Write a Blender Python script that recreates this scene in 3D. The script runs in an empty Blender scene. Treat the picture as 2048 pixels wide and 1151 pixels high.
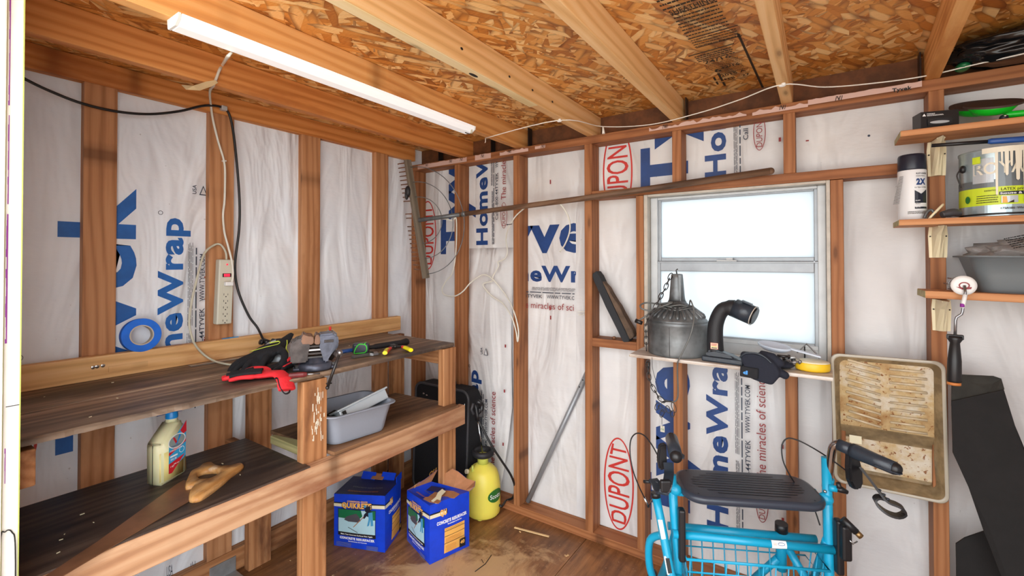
import bpy, bmesh, math, random
from mathutils import Vector, Matrix
random.seed(7)
SC = bpy.context.scene
COL = SC.collection
PI = math.pi
def V3(*a): return Vector(a)

# ---------------------------------------------------------------- camera (measured from the studs and plates)
CF, CYAW, CPITCH, CROLL, CPY = 914.14, .5960, .0118, -.001, 509.22
CAM = V3(2.058, -1.9815, 1.306)
cf = V3(-math.sin(CYAW)*math.cos(CPITCH), math.cos(CYAW)*math.cos(CPITCH), math.sin(CPITCH))
cr = V3(math.cos(CYAW), math.sin(CYAW), 0); cu = cr.cross(cf)
cr, cu = cr*math.cos(CROLL)+cu*math.sin(CROLL), cu*math.cos(CROLL)-cr*math.sin(CROLL)
def ray(u, v): return cf + cr*((u-1024)/CF) + cu*((CPY-v)/CF)
def hit(u, v, a, val):
    d = ray(u, v); t = (val-CAM[a])/d[a]; return CAM + d*t
def onx(u, v, x): return hit(u, v, 0, x)      # survey: point of a sight line on the plane x = ...
def ony(u, v, y): return hit(u, v, 1, y)
def onz(u, v, z): return hit(u, v, 2, z)
def atd(u, v, d): return CAM + ray(u, v)*d
cd = bpy.data.cameras.new('camera'); co = bpy.data.objects.new('camera', cd); COL.objects.link(co)
cd.sensor_fit = 'HORIZONTAL'; cd.sensor_width = 36; cd.lens = CF/2048*36
cd.shift_y = (CPY-575.5)/2048; cd.clip_start = .02
m = Matrix((cr, cu, -cf)).transposed().to_4x4(); m.translation = CAM; co.matrix_world = m
SC.camera = co

# ---------------------------------------------------------------- materials
def lin(c):
    c = c/255
    return c/12.92 if c <= .04045 else ((c+.055)/1.055)**2.4
def rgb(r, g, b): return (lin(r), lin(g), lin(b), 1)
class NT:
    def __init__(s, name):
        s.m = bpy.data.materials.new(name); s.m.use_nodes = True
        s.t = s.m.node_tree; s.b = s.t.nodes['Principled BSDF']
    def n(s, typ, ins=None, **kw):
        x = s.t.nodes.new('ShaderNode'+typ)
        for k, v in kw.items(): setattr(x, k, v)
        for k, v in (ins or {}).items():
            if hasattr(v, 'is_output') or isinstance(v, bpy.types.NodeSocket): s.t.links.new(v, x.inputs[k])
            else: x.inputs[k].default_value = v
        return x
    def l(s, a, b): s.t.links.new(a, b)
    def ramp(s, fac, stops):
        r = s.n('ValToRGB'); s.l(fac, r.inputs[0]); e = r.color_ramp.elements
        while len(e) < len(stops): e.new(.5)
        for i, (p, c) in enumerate(stops): e[i].position = p; e[i].color = c
        return r.outputs[0]
    def mix(s, fac, a, b, mode='MIX'):
        x = s.n('MixRGB', blend_type=mode)
        for i, v in enumerate((fac, a, b)):
            if isinstance(v, bpy.types.NodeSocket): s.l(v, x.inputs[i])
            else: x.inputs[i].default_value = v
        return x.outputs[0]
    def math(s, op, a, b=0, c=0):
        x = s.n('Math', operation=op)
        for i, v in enumerate((a, b, c)):
            if isinstance(v, bpy.types.NodeSocket): s.l(v, x.inputs[i])
            else: x.inputs[i].default_value = v
        return x.outputs[0]
    def coords(s, scale=(1, 1, 1), rnd=True, rot=(0, 0, 0), loc=(0, 0, 0)):
        tc = s.n('TexCoord'); o = tc.outputs['Object']
        if rnd:
            oi = s.n('ObjectInfo'); v = s.n('VectorMath', operation='SCALE'); s.l(oi.outputs['Random'], v.inputs['Scale'])
            v.inputs[0].default_value = (3.1, .13, .17)
            a = s.n('VectorMath', operation='ADD'); s.l(o, a.inputs[0]); s.l(v.outputs[0], a.inputs[1]); o = a.outputs[0]
        mp = s.n('Mapping'); s.l(o, mp.inputs[0]); mp.inputs['Scale'].default_value = scale
        mp.inputs['Rotation'].default_value = rot; mp.inputs['Location'].default_value = loc
        return mp.outputs[0]
    def noise(s, vec, scale, detail=3, rough=.5, dist=0):
        x = s.n('TexNoise'); s.l(vec, x.inputs['Vector']); x.inputs['Scale'].default_value = scale
        x.inputs['Detail'].default_value = detail; x.inputs['Roughness'].default_value = rough; x.inputs['Distortion'].default_value = dist
        return x.outputs[0]
    def bump(s, h, st, dist=.01, nrm=None):
        b = s.n('Bump'); s.l(h, b.inputs['Height']); b.inputs['Strength'].default_value = st; b.inputs['Distance'].default_value = dist
        if nrm is not None: s.l(nrm, b.inputs['Normal'])
        s.l(b.outputs[0], s.b.inputs['Normal']); return b.outputs[0]
    def base(s, c):
        if isinstance(c, bpy.types.NodeSocket): s.l(c, s.b.inputs['Base Color'])
        else: s.b.inputs['Base Color'].default_value = c
    def set(s, **kw):
        for k, v in kw.items(): s.b.inputs[k.replace('_', ' ')].default_value = v
M = {}
def wood(name, dark, mid, light, dirt=None, dirt_amt=.0, dirt_scale=3., rough=.6, knots=True, white=None, contrast=1.):
    t = NT(name)
    c = t.coords((.10, 1, 1), loc=(0, .035, .06))
    w = t.n('TexWave', wave_type='RINGS', rings_direction='X', wave_profile='SIN'); t.l(c, w.inputs['Vector'])
    w.inputs['Scale'].default_value = 13; w.inputs['Distortion'].default_value = 14; w.inputs['Detail'].default_value = 4
    w.inputs['Detail Scale'].default_value = .5; w.inputs['Detail Roughness'].default_value = .5
    fib = t.noise(t.coords((2.2, 90, 90)), 1, 5, .72)
    broad = t.noise(t.coords((1.2, 7, 7)), 1, 3)
    f = t.math('MULTIPLY_ADD', t.math('POWER', w.outputs['Fac'], 1.6), .27*contrast, t.math('MULTIPLY_ADD', fib, .42, t.math('MULTIPLY', broad, .40)))
    col = t.ramp(f, [(.22, light), (.55, mid), (.95, dark)])
    if knots:
        k = t.n('TexVoronoi', feature='F1', voronoi_dimensions='2D'); t.l(t.coords((2.6, 10, 1)), k.inputs['Vector']); k.inputs['Scale'].default_value = 1
        kf = t.ramp(k.outputs['Distance'], [(.035, (1, 1, 1, 1)), (.07, (.4, .4, .4, 1)), (.13, (0, 0, 0, 1))])
        col = t.mix(t.math('MULTIPLY', kf, .62), col, tuple(x*.35 for x in dark[:3])+(1,))
    if dirt is not None:
        dn = t.noise(t.coords((dirt_scale*.6, dirt_scale*2.2, dirt_scale*2.2)), 1, 5, .62)
        df = t.ramp(dn, [(.62-dirt_amt*.5, (0, 0, 0, 1)), (.80-dirt_amt*.42, (1, 1, 1, 1))])
        col = t.mix(t.math('MULTIPLY', df, .85), col, dirt)
    if white is not None:
        wn = t.noise(t.coords((5, 16, 16)), 1, 4, .6)
        wf = t.ramp(wn, [(.63, (0, 0, 0, 1)), (.72, (1, 1, 1, 1))])
        col = t.mix(t.math('MULTIPLY', wf, .6), col, white)
    t.base(col); t.set(Roughness=rough); t.b.inputs['Specular IOR Level'].default_value = .3
    t.bump(fib, .22, .0015)
    M[name] = t.m
wood('stud_wood', rgb(104, 60, 32), rgb(152, 98, 60), rgb(174, 120, 80), rgb(112, 66, 38), .2)
wood('rafter_cream', rgb(206, 176, 116), rgb(236, 214, 164), rgb(246, 230, 190), None)
wood('stud_wood_left', rgb(134, 84, 50), rgb(184, 130, 88), rgb(206, 154, 112), rgb(148, 96, 60), .1)
wood('rafter_wood', rgb(182, 116, 56), rgb(224, 164, 98), rgb(240, 192, 130), rgb(190, 120, 60), .1)
wood('rafter_pale', rgb(196, 142, 84), rgb(232, 188, 130), rgb(244, 212, 164), None)
wood('rafter_orange', rgb(160, 88, 36), rgb(208, 136, 72), rgb(228, 164, 98), rgb(160, 90, 44), .15)
wood('plate_wood', rgb(106, 62, 34), rgb(154, 98, 60), rgb(174, 118, 78), rgb(114, 68, 40), .2)
wood('bench_top_wood', rgb(64, 50, 42), rgb(132, 108, 88), rgb(182, 158, 134), rgb(56, 48, 46), .42, 3.2, .5)
wood('shelf_dark', rgb(34, 28, 27), rgb(70, 57, 51), rgb(104, 86, 74), rgb(30, 28, 32), .35, 3, .42, knots=False)
wood('shelf_mid', rgb(62, 42, 28), rgb(120, 86, 60), rgb(158, 120, 88), rgb(52, 38, 30), .4, 3, .55, knots=False)
wood('board_wood', rgb(136, 92, 64), rgb(188, 144, 108), rgb(208, 172, 138), rgb(142, 90, 64), .28, 4)
wood('backboard_wood', rgb(168, 116, 66), rgb(222, 174, 116), rgb(238, 198, 146), rgb(186, 128, 80), .15, 3)
wood('post_wood', rgb(120, 74, 42), rgb(174, 120, 78), rgb(198, 148, 104), rgb(104, 66, 44), .26, 5)
wood('shelf_cedar', rgb(158, 98, 56), rgb(194, 134, 88), rgb(214, 160, 112), None, knots=False)
wood('handle_wood', rgb(62, 44, 32), rgb(112, 84, 64), rgb(140, 112, 90), rgb(60, 44, 34), .2, knots=False)
wood('grey_wood', rgb(70, 62, 52), rgb(112, 102, 88), rgb(140, 130, 114), None, knots=False)
wood('saw_wood', rgb(150, 92, 44), rgb(196, 142, 84), rgb(214, 170, 116), rgb(120, 84, 60), .2, 30, .4, knots=False, white=rgb(232, 222, 206))
wood('end_wood', rgb(120, 120, 80), rgb(160, 150, 104), rgb(192, 182, 136), None, knots=False)
wood('white_ply', rgb(168, 150, 130), rgb(212, 204, 196), rgb(232, 228, 222), rgb(140, 112, 88), .25, 8, knots=False)

def plain(name, c, rough=.5, metal=0, bump=0, bscale=60, var=.0, **kw):
    t = NT(name)
    if var:
        n = t.noise(t.coords(rnd=False), kw.pop('vscale', 18), 4, .6)
        t.base(t.ramp(n, [(.38, tuple(x*(1-var) for x in c[:3])+(1,)), (.62, tuple(min(1, x*(1+var*.7)) for x in c[:3])+(1,))]))
    else: t.base(c); kw.pop('vscale', None)
    t.set(Roughness=rough, Metallic=metal)
    if bump: t.bump(t.noise(t.coords(rnd=False), bscale, 3, .6), bump, .004)
    for k, v in kw.items(): t.b.inputs[k.replace('_', ' ')].default_value = v
    M[name] = t.m; return t
def wrapmat(name, a, b, grime):
    t = NT(name); c = t.coords(rnd=False)
    n = t.noise(c, 3.5, 4, .55); col = t.ramp(n, [(.3, a), (.7, b)])
    g = t.noise(c, 1.6, 5, .6); col = t.mix(t.math('MULTIPLY', t.ramp(g, [(.56, (0, 0, 0, 1)), (.8, (1, 1, 1, 1))]), .45), col, grime)
    sp = t.noise(c, 60, 2, .5); col = t.mix(t.math('MULTIPLY', t.ramp(sp, [(.76, (0, 0, 0, 1)), (.8, (1, 1, 1, 1))]), .35), col, rgb(90, 74, 60))
    t.base(col); t.set(Roughness=.48)
    cc = t.coords((5, 5, 1.6), rnd=False)
    w1 = t.noise(cc, 1., 3, .45, .8); w2 = t.noise(t.coords((3, 3, 7), rnd=False), 3., 4, .6)
    h = t.math('MULTIPLY_ADD', w1, 1., t.math('MULTIPLY', w2, .035))
    t.bump(h, .8, .08); M[name] = t.m
wrapmat('wrap_white', rgb(206, 205, 206), rgb(224, 223, 222), rgb(190, 178, 164))
wrapmat('wrap_left', rgb(226, 232, 240), rgb(240, 243, 247), rgb(212, 216, 214))
plain('print_navy', rgb(24, 62, 122), .5, var=.12)
plain('print_blue', rgb(26, 98, 176), .5, var=.12)
plain('print_red', rgb(196, 48, 40), .5)
plain('print_maroon', rgb(140, 36, 40), .5)
plain('print_dark', rgb(44, 56, 74), .6)
plain('print_black', rgb(22, 20, 20), .6)
plain('ink', rgb(52, 42, 30), .8)
plain('white_paint', rgb(236, 234, 226), .45, bump=.3, bscale=14, var=.05)
plain('purple', rgb(140, 40, 150), .6); plain('jamb_edge', rgb(176, 186, 96), .6)
plain('stain_pale', rgb(205, 172, 160), .6)
plain('alu', rgb(150, 154, 158), .38, .3, var=.06)
plain('alu_white', rgb(192, 196, 198), .4, .05, var=.05)
plain('lining_white', rgb(186, 178, 166), .5, bump=.3, bscale=20, var=.12)
plain('steel', rgb(150, 150, 152), .32, .9, bump=.1)
plain('dark_steel', rgb(70, 68, 68), .38, .8, var=.2)
plain('vise_metal', rgb(74, 66, 64), .45, .45, var=.45, vscale=14, bump=.3, bscale=40)
plain('vise_blue', rgb(80, 83, 96), .36, .5, var=.35, bump=.2)
plain('galv', rgb(112, 116, 118), .4, .35, var=.55, vscale=7, bump=.25, bscale=12)
plain('galv_light', rgb(176, 180, 182), .35, .6, var=.15)
plain('rust_blade', rgb(128, 88, 62), .4, .15, var=.25, vscale=8)
plain('worn_red', rgb(112, 36, 38), .5, var=.3)
plain('black_plastic', rgb(26, 26, 29), .38)
plain('black_rubber', rgb(30, 30, 34), .55, bump=.25, bscale=200)
plain('slate_plastic', rgb(44, 52, 62), .33, bump=.15, bscale=150)
plain('black_fabric', rgb(22, 23, 28), .85, bump=.5, bscale=160)
plain('navy_fabric', rgb(24, 28, 42), .85, bump=.5, bscale=120)
plain('red_fabric', rgb(226, 40, 50), .75, bump=.4, bscale=160)
plain('lime_trim', rgb(190, 206, 70), .6)
plain('grey_plastic', rgb(140, 146, 158), .45, bump=.1)
plain('grey_bin_dark', rgb(112, 120, 124), .35, bump=.1)
plain('silver_plastic', rgb(190, 198, 204), .35, .3)
plain('teal', rgb(18, 156, 196), .3)
plain('white_plastic', rgb(236, 236, 234), .4)
plain('cream_plastic', rgb(230, 218, 182), .5)
plain('beige_plastic', rgb(206, 202, 184), .45)
plain('cord_white', rgb(222, 220, 208), .5); plain('cord_beige', rgb(196, 192, 172), .5)
plain('cord_black', rgb(24, 24, 26), .4); plain('cord_grey', rgb(104, 106, 104), .4, .2)
plain('string_white', rgb(236, 234, 226), .7)
plain('box_blue', rgb(14, 64, 206), .38, bump=.25, bscale=16, var=.1)
plain('box_navy', rgb(22, 32, 84), .45, bump=.3, bscale=16)
plain('cardboard', rgb(172, 116, 78), .85, var=.12)
plain('gold', rgb(238, 180, 92), .5); plain('cream', rgb(226, 218, 188), .5)
plain('print_white', rgb(240, 242, 244), .5); plain('pic_green', rgb(20, 110, 70), .4)
plain('pic_sky', rgb(176, 214, 226), .4); plain('pic_rock', rgb(78, 76, 84), .4); plain('pic_jeans', rgb(70, 150, 196), .4)
plain('yellow_tank', rgb(240, 226, 96), .4, Subsurface_Weight=.15)
plain('tank_neck', rgb(208, 216, 104), .4)
plain('green_label', rgb(40, 110, 44), .4)
plain('red_plastic', rgb(222, 40, 34), .35); plain('yellow_plastic', rgb(236, 226, 20), .4)
plain('tape_yellow', rgb(234, 190, 36), .4); plain('tape_blue', rgb(14, 110, 224), .55, var=.1)
plain('tape_core', rgb(196, 186, 170), .7)
plain('lime', rgb(70, 226, 60), .4); plain('green_plastic', rgb(20, 205, 44), .35)
plain('brown_disc', rgb(66, 48, 40), .6, bump=.2)
plain('mat_dark', rgb(25, 23, 23), .9, bump=.3, bscale=90, var=.15)
plain('mat_grey', rgb(50, 49, 45), .9, bump=.3, bscale=60, var=.2)
plain('foam_black', rgb(40, 42, 46), .8, bump=.5, bscale=40); plain('foam_brown', rgb(96, 78, 64), .9, bump=.6, bscale=30, var=.3)
plain('can_navy', rgb(26, 32, 48), .35); plain('can_white', rgb(226, 228, 230), .35)
plain('can_silver', rgb(176, 194, 202), .25, .55); plain('can_lime', rgb(206, 226, 50), .4); plain('can_grey', rgb(112, 120, 124), .35, .3)
plain('paint_drip', rgb(232, 226, 206), .35)
plain('oil_plastic', rgb(222, 214, 172), .35, Subsurface_Weight=.2); plain('oil_fill', rgb(216, 200, 128), .35)
plain('cap_blue', rgb(20, 130, 206), .35); plain('label_red', rgb(200, 30, 46), .4); plain('label_cyan', rgb(50, 160, 210), .4)
plain('chrome', rgb(200, 204, 208), .15, 1.)
plain('brass', rgb(150, 120, 80), .35, .8)
plain('scoop', rgb(206, 216, 230), .2, Alpha=.85)
plain('peg_blue', rgb(30, 150, 220), .4)
plain('tool_blue', rgb(40, 84, 156), .4)
plain('masking', rgb(222, 196, 150), .7); plain('splinter', rgb(226, 192, 140), .7)
plain('leather', rgb(64, 64, 68), .45); plain('copper', rgb(196, 120, 60), .4)
t = plain('glow_red', rgb(240, 30, 50), .3); t.set(Emission_Strength=1.2); t.b.inputs['Emission Color'].default_value = rgb(255, 40, 70)
t = plain('plastic_bag', rgb(220, 214, 210), .12, bump=.8, bscale=12, Transmission_Weight=.7, Alpha=.75)
t = plain('black_bag', rgb(24, 29, 33), .14, bump=.5, bscale=7, vscale=4, var=.5)
plain('bag_green', rgb(24, 110, 66), .3)
# tray: clear plastic with dried brown paint
t = NT('tray_plastic'); c = t.coords(rnd=False)
n1 = t.noise(c, 9, 5, .65); n2 = t.noise(c, 85, 3, .6)
col = t.ramp(n1, [(.34, rgb(206, 198, 182)), (.5, rgb(186, 160, 116)), (.68, rgb(146, 104, 58))])
col = t.mix(t.ramp(n2, [(.60, (0, 0, 0, 1)), (.66, (1, 1, 1, 1))]), col, rgb(128, 80, 42))
t.base(col); t.set(Roughness=.2); t.bump(n1, .4, .01); M['tray_plastic'] = t.m
plain('tray_side', rgb(134, 114, 84), .18, var=.3); plain('tray_rim', rgb(176, 168, 152), .12); plain('tray_rib', rgb(196, 178, 148), .15, var=.2)
t = plain('led_white', rgb(240, 240, 240), .4); t.set(Emission_Strength=.35); t.b.inputs['Emission Color'].default_value = (1, 1, 1, 1)
plain('shaded_sheathing', rgb(104, 62, 32), .7, var=.3)  # brown darkened so the colour carries the shade under the eave
# frosted pane: lets daylight through, shows nothing behind
t = NT('frosted_pane'); t.t.nodes.remove(t.b)
tr = t.n('BsdfTranslucent', {'Color': (.50, .535, .56, 1)}); gl = t.n('BsdfGlossy', {'Color': (.9, .95, 1, 1), 'Roughness': .25})
mx = t.n('MixShader', {'Fac': .06}); t.l(tr.outputs[0], mx.inputs[1]); t.l(gl.outputs[0], mx.inputs[2])
t.l(mx.outputs[0], t.t.nodes['Material Output'].inputs[0]); M['frosted_pane'] = t.m
# OSB
t = NT('osb')
warp = t.noise(t.coords(rnd=False), 5, 2)
layers = []
for i, (a, sx, sy) in enumerate([(.25, 9, 42), (-.55, 10, 48), (1.15, 11, 44), (.7, 8, 36), (-1.1, 12, 50)]):
    v = t.n('TexVoronoi', feature='F1'); t.l(t.coords((1, 1, 1), rnd=False, rot=(0, 0, a)), v.inputs['Vector'])
    mp = t.n('Mapping'); mp.inputs['Scale'].default_value = (sx, sy, 1); mp.inputs['Rotation'].default_value = (0, 0, 0)
    rt = t.coords((1, 1, 1), rnd=False, rot=(0, 0, a), loc=(i*3.3, i*1.7, 0))
    ad = t.n('VectorMath', operation='ADD'); t.l(rt, ad.inputs[0])
    sc_ = t.n('VectorMath', operation='SCALE'); sc_.inputs['Scale'].default_value = .012; wn = t.n('TexNoise'); t.l(t.coords(rnd=False), wn.inputs['Vector']); wn.inputs['Scale'].default_value = 9
    t.l(wn.outputs[1], sc_.inputs[0]); t.l(sc_.outputs[0], ad.inputs[1]); t.l(ad.outputs[0], mp.inputs[0]); t.l(mp.outputs[0], v.inputs['Vector']); v.inputs['Scale'].default_value = 1
    sp = t.n('SeparateColor'); t.l(v.outputs['Color'], sp.inputs[0])
    layers.append((sp.outputs[0], sp.outputs[1], v.outputs['Distance']))
val = layers[0][0]; dist = layers[0][2]
for i in range(1, 5):
    mk = t.math('GREATER_THAN', layers[i][1], .52)
    val = t.mix(mk, val, layers[i][0]); dist = t.mix(mk, dist, layers[i][2])
fine = t.noise(t.coords((14, 60, 1), rnd=False, rot=(0, 0, .3)), 3, 4, .6)
col = t.ramp(t.math('MULTIPLY_ADD', fine, .3, t.math('MULTIPLY', val, .8)), [(.08, rgb(160, 92, 34)), (.3, rgb(208, 138, 60)), (.6, rgb(230, 168, 90)), (.92, rgb(248, 212, 150))])
col = t.mix(t.ramp(dist, [(.5, (0, 0, 0, 1)), (.85, (.7, .7, .7, 1))]), col, rgb(116, 62, 26))
t.base(col); t.set(Roughness=.55); t.bump(t.math('ADD', val, fine), .35, .003); M['osb'] = t.m
# plywood floor with dirt and a pale worn patch
t = NT('floor_ply'); c = t.coords(rnd=False)
g = t.noise(t.coords((22, 2.4, 1), rnd=False), 2, 4, .6)
col = t.ramp(g, [(.3, rgb(112, 72, 42)), (.6, rgb(160, 110, 68)), (.85, rgb(184, 134, 90))])
dn = t.noise(c, 3.2, 6, .66, .5); col = t.mix(t.math('MULTIPLY', t.ramp(dn, [(.46, (0, 0, 0, 1)), (.66, (1, 1, 1, 1))]), .7), col, rgb(86, 54, 32))
sx_ = t.n('SeparateXYZ'); t.l(c, sx_.inputs[0])
dx = t.math('SUBTRACT', sx_.outputs[0], .92); dy = t.math('SUBTRACT', sx_.outputs[1], -.62)
rr = t.math('SQRT', t.math('ADD', t.math('MULTIPLY', dx, dx), t.math('MULTIPLY', dy, dy)))
wp = t.math('ADD', rr, t.math('MULTIPLY', t.math('SUBTRACT', t.noise(c, 7, 5, .7, .8), .5), .9))
col = t.mix(t.math('MULTIPLY', t.ramp(wp, [(.26, (1, 1, 1, 1)), (.42, (0, 0, 0, 1))]), .8), col, rgb(206, 168, 122))
sp = t.noise(c, 120, 2, .5); col = t.mix(t.ramp(sp, [(.72, (0, 0, 0, 1)), (.75, (1, 1, 1, 1))]), col, rgb(210, 190, 160))
t.base(col); t.set(Roughness=.45); t.bump(dn, .2, .004); M['floor_ply'] = t.m

# ---------------------------------------------------------------- mesh builder
class MB:
    def __init__(s): s.bm = bmesh.new(); s.mats = []
    def mi(s, name):
        if name not in s.mats: s.mats.append(name)
        return s.mats.index(name)
    def _paint(s, faces, mat, smooth=False):
        i = s.mi(mat)
        for f in faces: f.material_index = i; f.smooth = smooth
    def box(s, lo, hi, mat, bevel=0, M4=None, seg=2):
        t = bmesh.new(); bmesh.ops.create_cube(t, size=1)
        lo = Vector(lo); hi = Vector(hi)
        for v in t.verts: v.co = Vector([lo[i]+(v.co[i]+.5)*(hi[i]-lo[i]) for i in range(3)])
        if bevel: bmesh.ops.bevel(t, geom=t.edges[:], offset=bevel, segments=seg, affect='EDGES', profile=.5)
        if M4 is not None: bmesh.ops.transform(t, matrix=M4, verts=t.verts)
        return s.take(t, mat, False)
    def take(s, t, mat, smooth=False):
        vm = {}
        i = s.mi(mat) if mat else None
        for v in t.verts: vm[v] = s.bm.verts.new(v.co)
        fs = []
        for f in t.faces:
            try: nf = s.bm.faces.new([vm[v] for v in f.verts])
            except ValueError: continue
            nf.material_index = i if i is not None else f.material_index; nf.smooth = smooth; fs.append(nf)
        t.free(); return list(vm.values())
    def obox(s, c, ax, ay, az, mat, bevel=0):     # oriented box: centre and half-axis vectors
        m4 = Matrix((Vector(ax), Vector(ay), Vector(az))).transposed().to_4x4(); m4.translation = Vector(c)
        sx, sy, sz = Vector(ax).length, Vector(ay).length, Vector(az).length
        m4 = Matrix((Vector(ax)/sx, Vector(ay)/sy, Vector(az)/sz)).transposed().to_4x4(); m4.translation = Vector(c)
        return s.box((-sx, -sy, -sz), (sx, sy, sz), mat, bevel, m4)
    def tube(s, pts, r, mat, n=8, cap=True, closed=False, smooth=True, sq=None):
        pts = [Vector(p) for p in pts]; N = len(pts); rs = r if isinstance(r, (list, tuple)) else [r]*N
        rings = []; prev = None
        for i, p in enumerate(pts):
            a = pts[(i-1) % N] if (i > 0 or closed) else p; b = pts[(i+1) % N] if (i < N-1 or closed) else p
            d = (b-a)
            if d.length < 1e-9: d = Vector((0, 0, 1))
            d.normalize()
            if prev is None:
                up = Vector((0, 0, 1)) if abs(d.z) < .9 else Vector((1, 0, 0)); x = d.cross(up).normalized()
            else: x = (prev - d*prev.dot(d)); x = x.normalized() if x.length > 1e-6 else d.orthogonal().normalized()
            prev = x; y = d.cross(x)
            k = sq or 1
            rings.append([s.bm.verts.new(p + x*math.cos(2*PI*j/n)*rs[i] + y*math.sin(2*PI*j/n)*rs[i]*k) for j in range(n)])
        fs = []
        for i in range(N if closed else N-1):
            A = rings[i]; B = rings[(i+1) % N]
            for j in range(n): fs.append(s.bm.faces.new((A[j], A[(j+1) % n], B[(j+1) % n], B[j])))
        if cap and not closed: fs.append(s.bm.faces.new(rings[0][::-1])); fs.append(s.bm.faces.new(rings[-1]))
        s._paint(fs, mat, smooth)
        if cap and not closed: fs[-1].smooth = fs[-2].smooth = False
    def lathe(s, prof, mat, n=32, M4=None, sx=1, sy=1, smooth=True, flute=None, cap=True):
        # prof: (r, z) or (r, z, mat)
        rings = []
        for k, q in enumerate(prof):
            r, z = q[0], q[1]; ring = []
            for j in range(n):
                a = 2*PI*j/n; rr = r*(1+flute(k, a)) if flute else r
                v = Vector((rr*math.cos(a)*sx, rr*math.sin(a)*sy, z)); ring.append(s.bm.verts.new(M4 @ v if M4 is not None else v))
            rings.append(ring)
        for i in range(len(prof)-1):
            mm = prof[i][2] if len(prof[i]) > 2 else mat
            fs = [s.bm.faces.new((rings[i][j], rings[i][(j+1) % n], rings[i+1][(j+1) % n], rings[i+1][j])) for j in range(n)]
            s._paint(fs, mm, smooth)
        if cap:
            for ring, q in ((rings[0][::-1], prof[0]), (rings[-1], prof[-1])):
                if q[0] > 1e-5: s._paint([s.bm.faces.new(ring)], q[2] if len(q) > 2 else mat)
    def prism(s, poly, depth, mat, M4, bevel=0, side=None, smooth=False):   # 2D outline in local xy extruded +-depth/2 in z
        t = bmesh.new(); a = [t.verts.new((x, y, -depth/2)) for x, y in poly]; b = [t.verts.new((x, y, depth/2)) for x, y in poly]
        t.faces.new(a[::-1]); t.faces.new(b); n = len(poly)
        for i in range(n): t.faces.new((a[i], a[(i+1) % n], b[(i+1) % n], b[i]))
        if bevel: bmesh.ops.bevel(t, geom=t.edges[:], offset=bevel, segments=2, affect='EDGES')
        bmesh.ops.transform(t, matrix=M4, verts=t.verts); return s.take(t, mat, smooth)
    def ball(s, c, r, mat, M4=None, seg=16):
        t = bmesh.new(); bmesh.ops.create_uvsphere(t, u_segments=seg, v_segments=seg//2+2, radius=1)
        r = (r, r, r) if not isinstance(r, (tuple, list)) else r
        mm = Matrix.Translation(c) @ (M4 or Matrix()) @ Matrix.Diagonal((*r, 1)); bmesh.ops.transform(t, matrix=mm, verts=t.verts)
        s.take(t, mat, True)
    def quad(s, pts, mat):
        s._paint([s.bm.faces.new([s.bm.verts.new(Vector(p)) for p in pts])], mat)
    def build(s, name, basis=None, **kw):
        me = bpy.data.meshes.new(name); s.bm.normal_update()
        B = basis if basis is not None else Matrix()
        s.bm.transform(B.inverted()); s.bm.to_mesh(me); s.bm.free()
        for n in s.mats: me.materials.append(M[n])
        o = bpy.data.objects.new(name, me); COL.objects.link(o); o.matrix_basis = B; W[o.name] = B
        for k, v in kw.items(): o[k] = v
        return o
W = {}
def frame(o, x, y, z=None):
    x = Vector(x).normalized(); y = Vector(y); y = (y-x*y.dot(x)).normalized(); z = x.cross(y)
    m4 = Matrix((x, y, z)).transposed().to_4x4(); m4.translation = Vector(o); return m4
def tag(o, label, cat, group=None, kind=None):
    o['label'] = label; o['category'] = cat
    if group: o['group'] = group
    if kind: o['kind'] = kind
    return o
def thing(name, label, cat, loc, group=None, kind=None, basis=None):
    # Empty at the thing's base; its parts are written in world coordinates and re-based on it
    o = bpy.data.objects.new(name, None); COL.objects.link(o); o.empty_display_size = .05
    B = basis if basis is not None else Matrix.Translation(loc); o.matrix_basis = B; W[o.name] = B
    return tag(o, label, cat, group, kind)
def part(mb, name, par, basis=None, label=None):
    B = basis if basis is not None else W[par.name]
    o = mb.build(name, B); o.parent = par; o.matrix_parent_inverse = Matrix(); o.matrix_basis = W[par.name].inverted() @ B
    if label: o['label'] = label
    return o
def single(mb, name, label, cat, loc, group=None, kind=None, basis=None):
    return tag(mb.build(name, basis if basis is not None else Matrix.Translation(loc)), label, cat, group, kind)
def smooth_path(pts, k=6, closed=False):
    pts = [Vector(p) for p in pts]; out = []; N = len(pts)
    for i in range(N if closed else N-1):
        g = (lambda j: pts[j % N]) if closed else (lambda j: pts[max(0, min(N-1, j))])
        p0, p1, p2, p3 = g(i-1), g(i), g(i+1), g(i+2)
        for j in range(k):
            t = j/k; out.append(.5*((2*p1)+(p2-p0)*t+(2*p0-5*p1+4*p2-p3)*t*t+(3*p1-p0-3*p2+p3)*t**3))
    if not closed: out.append(pts[-1])
    return out
# text -> filled outline mesh; x 0..1 over the string, y 0 at the baseline, 1 at cap height
_tc = {}
def text_mesh(s, bold=.0):
    key = (s, bold)
    if key in _tc: return _tc[key]
    def raw(st, b):
        c = bpy.data.curves.new('t', 'FONT'); c.body = st; c.offset = b; c.space_character = 1+b*2.2; c.resolution_u = 3; c.fill_mode = 'FRONT'
        o = bpy.data.objects.new('t', c); COL.objects.link(o); dg = bpy.context.evaluated_depsgraph_get()
        me = bpy.data.meshes.new_from_object(o.evaluated_get(dg)); vs = [tuple(v.co) for v in me.vertices]; fs = [tuple(p.vertices) for p in me.polygons]
        bpy.data.objects.remove(o); bpy.data.curves.remove(c); bpy.data.meshes.remove(me); return vs, fs
    hv, _ = raw('H', bold); y0 = min(v[1] for v in hv); y1 = max(v[1] for v in hv)
    vs, fs = raw(s, bold); x0 = min(v[0] for v in vs); x1 = max(v[0] for v in vs)
    _tc[key] = ([((v[0]-x0)/(x1-x0), (v[1]-y0)/(y1-y0)) for v in vs], fs); return _tc[key]
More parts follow.
